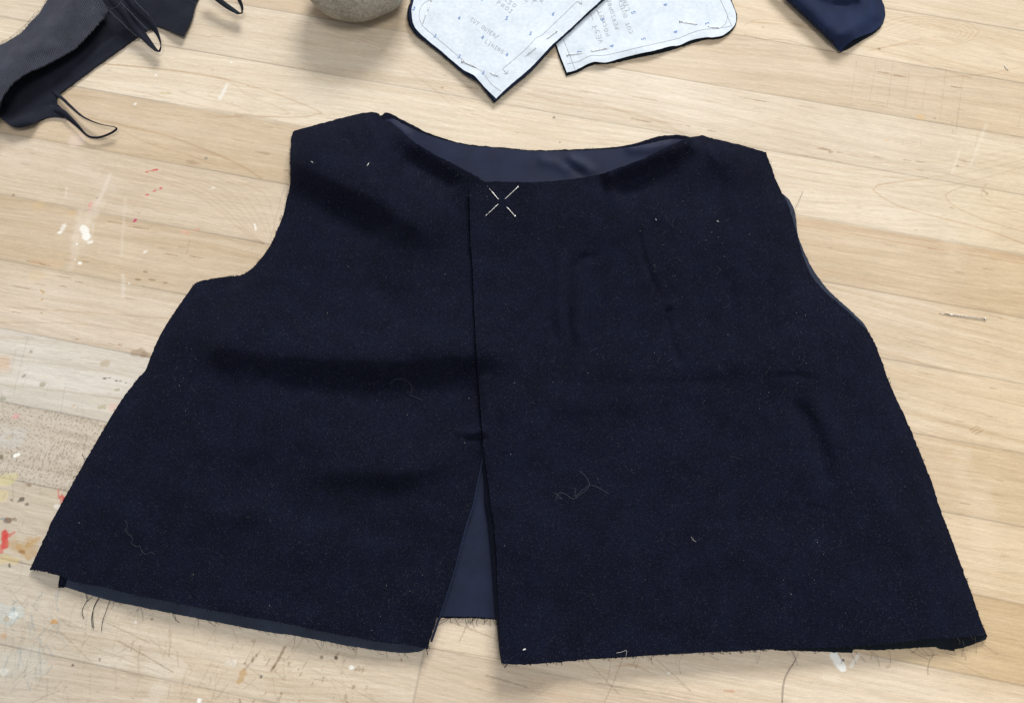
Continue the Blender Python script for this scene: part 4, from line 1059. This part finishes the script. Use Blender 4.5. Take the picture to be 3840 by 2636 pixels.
panel('lining_cloth', outline([[(1545, -60), (1540, 0), (1530, 30), (1527, 60), (1533, 90), (1548, 115), (1572, 140), (1650, 200), (1735, 272), (1790, 306), (1818, 340), (1853, 384)], [(1853, 384), (1920, 326), (1990, 268), (2072, 180), (2140, 116), (2215, 46), (2345, -70)], [(2345, -70), (2200, -185), (1950, -255), (1700, -215), (1590, -140), (1545, -60)]], 8, .6, 21),
      lambda x, y: 2.6 + 0 * x + .5 * (fbm(x / 100, y / 80, 3) - .5), .8, M['green_black'], pk1, 20)
panel('outer_cloth', outline([[(1550, -60), (1545, 0), (1536, 32), (1534, 62), (1540, 92), (1556, 119), (1600, 158), (1655, 200), (1738, 271), (1792, 306), (1818, 336), (1856, 378)], [(1856, 378), (1916, 327), (1985, 269), (2070, 178), (2139, 114), (2210, 46), (2340, -72)], [(2340, -72), (2200, -188), (1950, -257), (1700, -217), (1595, -140), (1550, -60)]], 8, .6, 22),
      z1f, .8, M['navy_satin'], pk1, 20)
mb = MB(); panel_geo(mb, outline([p1_edge_a, p1_edge_b, p1_top], 8, .3, 23), z1, .15, 14)
for pts in [[(1617, -2), (1586, 17), (1573, 45), (1574, 76), (1590, 103), (1631, 138), (1720, 213), (1755, 244), (1796, 262), (1817, 282), (1844, 317), (1879, 343)],
            [(2164, 7), (2085, 83), (2034, 131), (2009, 145), (1968, 189), (1884, 260)], [(2164, 7), (2183, 17)], [(2183, 17), (2180, 7)], [(2183, 17), (2172, 16)], [(1884, 260), (1903, 279)], [(1903, 279), (1904, 266)], [(1903, 279), (1890, 278)]]:
    mark(mb, pts, z1, 2.0)
write(mb, 'CUT OUTER/', (1762, 78), (1866, 150), 14, z1); write(mb, 'LINING', (1818, 160), (1886, 205), 14, z1)
write(mb, 'PERSO', (1852, -20), (1936, 34), 15, z1); write(mb, 'PROJ', (1862, 14), (1920, 56), 15, z1)
write(mb, 'POCKET', (1890, -45), (2008, 24), 15, z1); write(mb, 'ER', (2004, -2), (2038, 18), 15, z1)
for ch, x, y in [('3', 1552, 35), ('3', 1632, 137), ('3', 1722, 215), ('3', 1812, 275), ('4', 1722, 70), ('4', 1810, 143), ('4', 1901, 208), ('5', 1900, 71), ('5', 1989, 129), ('6', 2075, 55), ('8', 1808, -2)]:
    write(mb, ch, (x - 7, y + 2), (x + 5, y + 8), 13, z1, 2.8, 2, .02)
mb.build('paper_pattern', [M['paper'], M['pencil'], M['blue_ink']], pk1)
# right pocket (under)
p2_low = [(2126, 273), (2160, 263), (2222, 234), (2274, 235), (2325, 220), (2394, 203), (2463, 188), (2515, 174), (2546, 171), (2594, 151), (2646, 141), (2677, 141), (2711, 133), (2738, 114), (2756, 93), (2761, 69), (2757, 45), (2745, 14), (2738, 0), (2700, -90)]
p2_rest = [(2700, -90), (2560, -190), (2200, -230), (1990, -150)]
p2_left = [(1990, -150), (2040, 50), (2086, 169), (2105, 220), (2126, 273)]
b2 = crest([(2245, 225, 60, 22, 1.3), (2420, 190, 110, 26, 1.5), (2660, 130, 60, 30, .9), (2200, 180, 40, 30, .6), (2126, 270, 20, 20, -.3)])
dip = lambda x, y: 2.0 * sm(0, 90, pdist(x, y, p1_edge_b)[0] * np.where((x - y * -1) > 0, 1, 1)) * 0
def z2(x, y):
    under = sm(60, 0, (x - (2262 - (y + 6) * 1.08)) * .7)       # pressed flat where the other piece lies on it
    return (2.0 + b2(x, y) + .6 * (fbm(x / 120, y / 90, 2) - .5)) * (1 - under) + 1.7 * under
pk2 = empty('pocket_piece', W3(2450, 60, 1), 'cut pocket piece under a white paper pattern, right-hand one partly beneath its neighbour', 'pocket piece', 'cut pocket pieces')
panel('outer_cloth', outline([[(2124, 284), (2165, 270), (2222, 243), (2280, 238), (2325, 231), (2394, 215), (2463, 202), (2532, 183), (2600, 160), (2650, 147), (2685, 146), (2718, 137), (2744, 117), (2759, 96), (2764, 69), (2760, 45), (2742, 0), (2705, -90)], [(2705, -90), (2560, -190), (2200, -230), (1988, -150)], [(1988, -150), (2036, 50), (2082, 172), (2101, 224), (2124, 284)]], 8, .6, 24),
      lambda x, y: .9 + 0 * x, .7, M['green_black'], pk2, 20)
mb = MB(); panel_geo(mb, outline([p2_low, p2_rest, p2_left], 8, .3, 25), z2, .15, 14)
for pts in [[(2112, 148), (2136, 207), (2157, 262)], [(2127, 241), (2170, 231), (2215, 210), (2270, 208), (2394, 179), (2532, 148), (2587, 127), (2635, 112), (2690, 108), (2747, 98)],
            [(2699, -4), (2725, 52), (2727, 72), (2718, 93), (2701, 107)], [(2725, 52), (2735, 80), (2745, 99)], [(2219, 62), (2234, 112)], [(2219, 62), (2214, 50)], [(2237, 38), (2248, 62)], [(2248, 62), (2258, 60)], [(2236, 38), (2244, 46)]]:
    mark(mb, pts, z2, 2.0)
write(mb, 'VEST', (2263, 160), (2236, 86), 18, z2); write(mb, 'POCKET', (2287, 134), (2254, 34), 13, z2); write(mb, 'PERSOPRO', (2322, 108), (2288, -8), 15, z2)
write(mb, 'CUT OUTER/', (2374, 124), (2326, -24), 15, z2); write(mb, 'LIN', (2362, 38), (2346, -6), 14, z2)
for ch, x, y in [('7', 2174, 193), ('6', 2294, 170), ('5', 2414, 144), ('4', 2535, 118), ('3', 2653, 86), ('6', 2259, 71), ('5', 2376, 45), ('4', 2497, 16)]:
    write(mb, ch, (x + 7, y + 6), (x + 4, y - 7), 14, z2, 2.8, 2, .02)
mb.build('paper_pattern', [M['paper'], M['pencil'], M['blue_ink']], pk2)
def ppin(zf, s1, s2, label):
    pin((s1, s2), label, 'pins holding the paper patterns', .2, zf)
ppin(z1, ((1617, 3), (1604, 42)), ((1598, 52), (1582, 100)), 'steel pin in the rounded upper left corner of the left paper pattern')
ppin(z1, ((1733, 231), (1788, 254)), ((1841, 275), (1873, 288)), 'steel pin near the pointed bottom corner of the left paper pattern')
ppin(z1, ((2087, 118), (2049, 148)), ((2012, 178), (1970, 211)), 'steel pin along the slanting right edge of the left paper pattern')
ppin(z2, ((2128, 207), (2183, 199)), ((2215, 193), (2284, 181)), 'bright steel pin near the lower left corner of the right paper pattern')
ppin(z2, ((2550, 81), (2616, 92)), ((2655, 100), (2701, 107)), 'bright steel pin by the rounded right corner of the right paper pattern')

# ------------------------------------------------------------------ pebble
def pebble():
    c = W3(1338, -78, 18)
    nu, nv = 96, 64; v = []; f = []
    for i in range(nv + 1):
        ph = math.pi * i / nv
        for j in range(nu):
            th = 2 * math.pi * j / nu
            x, y, z = math.sin(ph) * math.cos(th), math.sin(ph) * math.sin(th), math.cos(ph)
            k = 1 + .06 * math.sin(2.1 * x + 1.0) * math.cos(1.7 * y) + .035 * math.sin(3.3 * y + 2 * z + .6) + .012 * math.sin(9 * x + 5 * y)
            sg = lambda q, p: math.copysign(abs(q) ** p, q)
            X, Y, Z = sg(x, .94) * .0330 * k, sg(y, .94) * .0255 * k, sg(z, .9) * .018 * k
            a = math.radians(14)
            v.append((X * math.cos(a) - Y * math.sin(a), X * math.sin(a) + Y * math.cos(a), Z))
    for i in range(nv):
        for j in range(nu):
            f.append((i * nu + j, (i + 1) * nu + j, (i + 1) * nu + (j + 1) % nu, i * nu + (j + 1) % nu))
    mb = MB(); mb.add(v, f)
    o = mb.build('stone', M['stone']); o.location = (c[0], c[1], .0180)
    tag(o, 'smooth rounded grey-brown stone resting on the table as a weight', 'stone')
pebble()

# ------------------------------------------------------------------ dark cloth pieces, upper left
def build_scraps():
    g = empty('folded_cloth', W3(200, 200, 0), 'charcoal twill cloth piece folded over on itself, a long narrow loop trailing from it', 'cloth')
    # lower layer lying on the table
    low = outline([[(760, -40), (732, 19), (720, 66), (687, 137)], [(687, 137), (640, 117), (588, 97)], [(588, 97), (554, 112), (517, 137)], [(517, 137), (372, 240), (280, 308), (223, 352)],
                   [(223, 352), (214, 364), (212, 384), (234, 408), (258, 430)], [(258, 430), (240, 442), (211, 437), (174, 441), (141, 455), (103, 472), (62, 478), (33, 468), (8, 447), (-30, 420), (-90, 360)], [(-90, 360), (-60, 250), (60, 200), (150, 95), (215, -20)], [(215, -20), (300, -100), (500, -160), (760, -40)]], 8, .5, 31)
    def zl(x, y):
        z = 1.6 + .7 * (fbm(x / 90, y / 80, 1) - .5)
        z += 2.2 * np.exp(-(pdist(x, y, [(660, 20), (690, 60), (670, 120)])[0] / 60) ** 2)
        z += 4.5 * np.exp(-(pdist(x, y, [(-20, 440), (40, 470), (110, 455)])[0] / 26) ** 2)
        z += fold(x, y, [(470, 95), (350, 190), (250, 270), (190, 325)], 9, -1.0, .05) + fold(x, y, [(480, 105), (360, 200), (258, 282)], 14, .9, .05)
        z += fold(x, y, [(10, 452), (70, 440), (140, 405), (215, 385)], 7, -.7, .05)
        return z
    panel('lower_layer', low, zl, .7, M['charcoal_dark'], g, 10)
    up = outline([[(372, -30), (390, 15), (408, 41)], [(408, 41), (385, 70), (352, 108), (314, 149), (281, 182), (232, 211), (165, 246), (103, 273), (54, 306), (25, 339), (2, 375), (-30, 430)], [(-30, 430), (-120, 420), (-130, 300), (-80, 200)],
                  [(-80, 200), (0, 170), (41, 149), (83, 120), (116, 83), (149, 46), (178, 0), (195, -40)], [(195, -40), (280, -60), (372, -30)]], 7, .8, 32)
    low_edge = [(408, 41), (352, 108), (281, 182), (165, 246), (54, 306), (0, 377), (-30, 430)]
    def zu(x, y):
        d, t = pdist(x, y, low_edge)
        d2, _ = pdist(x, y, [(-80, 200), (0, 170), (83, 120), (149, 46), (195, -40)])
        z = 3.0 + 9 * sm(0, 90, d2) * (1 - .15 * np.exp(-d / 30))
        z = z + 4 * sm(.3, .9, t) - 5 * np.exp(-(np.hypot(x - 400, y - 30) / 60) ** 2)
        z += fold(x, y, [(20, 200), (120, 190), (230, 170)], 22, 1.2, .2)
        return z
    o = panel('upper_layer', up, zu, .8, M['charcoal'], g, 9)
    # wall of the fold under the upper layer on the left
    mb = MB(); q = spline([(-120, 440), (-70, 448), (-30, 444), (0, 420), (14, 380)], 8)
    v = []; f = []
    for i, (a, b) in enumerate(q):
        v += [W3(a, b, 1.5), W3(a - 14, b + 4, 6), W3(a - 4, b - 8, 12)]
    for i in range(len(q) - 1):
        for j in range(2): f.append((i * 3 + j, i * 3 + j + 1, i * 3 + j + 4, i * 3 + j + 3))
    mb.add(v, f); mb.build('fold_roll', M['charcoal_dark'], g)
    # long loop
    mb = MB()
    pa = [(185, 330, .9), (216, 356, 1.9), (240, 376, 2.6), (265, 400, 3), (310, 438, 3.5), (364, 463, 4.5), (405, 473, 5), (430, 477, 5), (438, 482, 4.5), (425, 495, 4), (393, 510, 3.2), (360, 517, 2.8), (327, 509, 2.8), (290, 472, 2.8), (262, 446, 2.8), (236, 424, 2.4), (205, 412, 1.6), (180, 408, .9)]
    ribbon_geo(mb, pa, lambda t: 1.1 - .55 * math.sin(math.pi * min(1, t * 1.02)) + (1.4 * max(0, t - .72) / .28), .5, 0, lambda t: 1.1 * math.sin(math.pi * t))
    mb.build('loop', M['charcoal_dark'], g)
    # frayed edge of the upper layer
    mb = MB(); q = spline([(0, 170), (41, 149), (83, 120), (116, 83), (149, 46), (178, 0)], 2.2)
    for p in q:
        if random.random() < .75:
            a = math.radians(225 + random.gauss(0, 25)); L = random.uniform(4, 12)
            strand(mb, [(p[0] + 3, p[1] + 2, 3), (p[0] + math.cos(a) * L * .5, p[1] + math.sin(a) * L * .5, 2.6), (p[0] + math.cos(a + .3) * L, p[1] + math.sin(a + .3) * L, 1.5)], .06, random.choice([0, 0, 1]))
    strand(mb, [(0, 168, 2), (12, 156, 1.5), (40, 140, 1.2), (80, 108, 1.4), (110, 78, 1.4), (132, 48, 2)], .09, 0)
    for (x, y) in spline([(735, 18), (712, 4), (690, -6)], 3):
        strand(mb, [(x, y, 3), (x + random.uniform(-2, 4), y - random.uniform(4, 8), 2)], .08, 1)
    for (x, y) in spline([(688, 136), (722, 66), (733, 22)], 4):
        strand(mb, [(x - 2, y, 3), (x + random.uniform(2, 6), y + random.uniform(-3, 3), 2)], .06, 1)
    o = mb.build('frayed_threads', [M['thread'], M['thread_pale']], g); o['kind'] = 'stuff'
    # doubled narrow strip lying over it
    e = empty('cloth_strip', W3(520, 90, 4), 'doubled narrow dark cloth strip with frayed edges draped over the charcoal cloth', 'cloth strip')
    mb = MB()
    pts = [(395, -35, 14), (430, 8, 12), (470, 55, 9), (505, 98, 6.5), (545, 145, 5), (575, 180, 4.5), (594, 195, 4.5), (602, 182, 5.5), (602, 160, 7), (588, 122, 8.5), (568, 92, 9), (540, 60, 10), (505, 25, 11), (465, -25, 12)]
    ribbon_geo(mb, pts, lambda t: 2.7 - 1.1 * math.exp(-((t - .55) / .13) ** 2), .5, 0, lambda t: .15 + 1.0 * math.exp(-((t - .6) / .16) ** 2))
    mb.build('strip', M['charcoal_dark'], e)
    mb = MB()
    for run in ([(410, 42, 11), (440, 70, 9.5), (480, 108, 7.5), (515, 138, 6)], [(455, 12, 13), (490, 48, 12), (525, 85, 10.5), (560, 118, 9.5)], [(500, 0, 12), (530, 30, 11.5), (560, 62, 10.5)]):
        q = spline(run, 4)
        for k in range(2):
            strand(mb, [(a + random.gauss(0, 1), b + random.gauss(0, 1), c + .3) for a, b, c in q[::2]], .08, 0)
    o = mb.build('frayed_threads', M['thread_pale'], e); o['kind'] = 'stuff'
    # tangle of thread on top
    mb = MB()
    strand(mb, [(378, 0, 13.5), (392, 20, 14), (410, 32, 14), (432, 30, 14), (448, 16, 14), (455, 0, 14), (450, -20, 14)], .10)
    strand(mb, [(345, 30, 14.5), (322, 38, 14.5), (309, 55, 14.5), (315, 64, 14.5), (332, 52, 14.5), (350, 36, 14.5), (352, 15, 14.5), (345, 0, 14.5)], .09)
    strand(mb, [(345, 30, 14.6), (348, 45, 14.6), (346, 56, 14.5)], .08); strand(mb, [(352, 14, 14.5), (362, 22, 14.5), (370, 10, 14.3), (380, -10, 14)], .09)
    o = mb.build('thread_tangle', M['thread_pale']); tag(o, 'tangle of grey thread ends looped on the charcoal cloth at the top edge', 'thread')
    # second loop
    e = empty('cloth_strip', W3(880, 20, 2), 'narrow dark cloth loop hanging in from the top edge, left of the stone', 'cloth strip')
    mb = MB()
    ribbon_geo(mb, [(770, -40, 8), (800, -15, 7.5), (845, 20, 6.5), (885, 46, 5.5), (899, 53, 5.2), (908, 45, 6.5), (907, 25, 7.5), (897, 0, 8), (885, -30, 9)], lambda t: 1.9, .5, 0, lambda t: .3 + .8 * math.exp(-((t - .8) / .25) ** 2))
    mb.build('loop', M['green_black'], e)
build_scraps()

# ------------------------------------------------------------------ folded navy lining, upper right
def build_navy():
    g = empty('folded_lining', W3(3150, 40, 0), 'folded navy lining fabric piece with one rounded corner, at the top right', 'cloth')
    left = [(2880, -70), (2949, 0), (3008, 55), (3076, 119), (3155, 197)]
    und = outline([[(2905, -70), (2975, 2), (3032, 60), (3094, 122), (3155, 195)], [(3155, 195), (3190, 179), (3236, 150), (3280, 124), (3306, 99), (3318, 68), (3320, 50), (3314, 18), (3295, -20), (3260, -60)], [(3260, -60), (3050, -110), (2885, -70)]], 8, .5, 41)
    panel('lower_layer', und, lambda x, y: 1.2 + .4 * (fbm(x / 80, y / 80, 1) - .5), .6, M['green_black'], g, 16)
    top = outline([left, [(3155, 197), (3170, 174), (3200, 151), (3236, 135), (3275, 119), (3304, 97), (3317, 68), (3320, 50), (3314, 18), (3295, -20), (3260, -60)], [(3260, -60), (3050, -110), (2880, -70)]], 8, .5, 42)
    def z(x, y):
        d, t = pdist(x, y, left)
        r = 7.0 * np.sqrt(np.clip(1 - (1 - np.clip(d / 55, 0, 1)) ** 2, 0, 1))
        dr, _ = pdist(x, y, [(3165, 185), (3275, 119), (3317, 68), (3295, -20)])
        z = 2.0 + r * sm(0, 60, dr) * (.4 + .6 * sm(160, 40, d)) + 2.6 * np.exp(-(np.hypot(x - 3200, y - 150) / 45) ** 2)
        z += fold(x, y, [(3060, -30), (3130, -4), (3190, 0), (3230, -20)], 20, 3.0, .1) - fold(x, y, [(3120, 14), (3180, 14), (3220, 0)], 10, 1.2, .1)
        return z
    panel('upper_layer', top, z, .5, M['navy_satin'], g, 9)
build_navy()
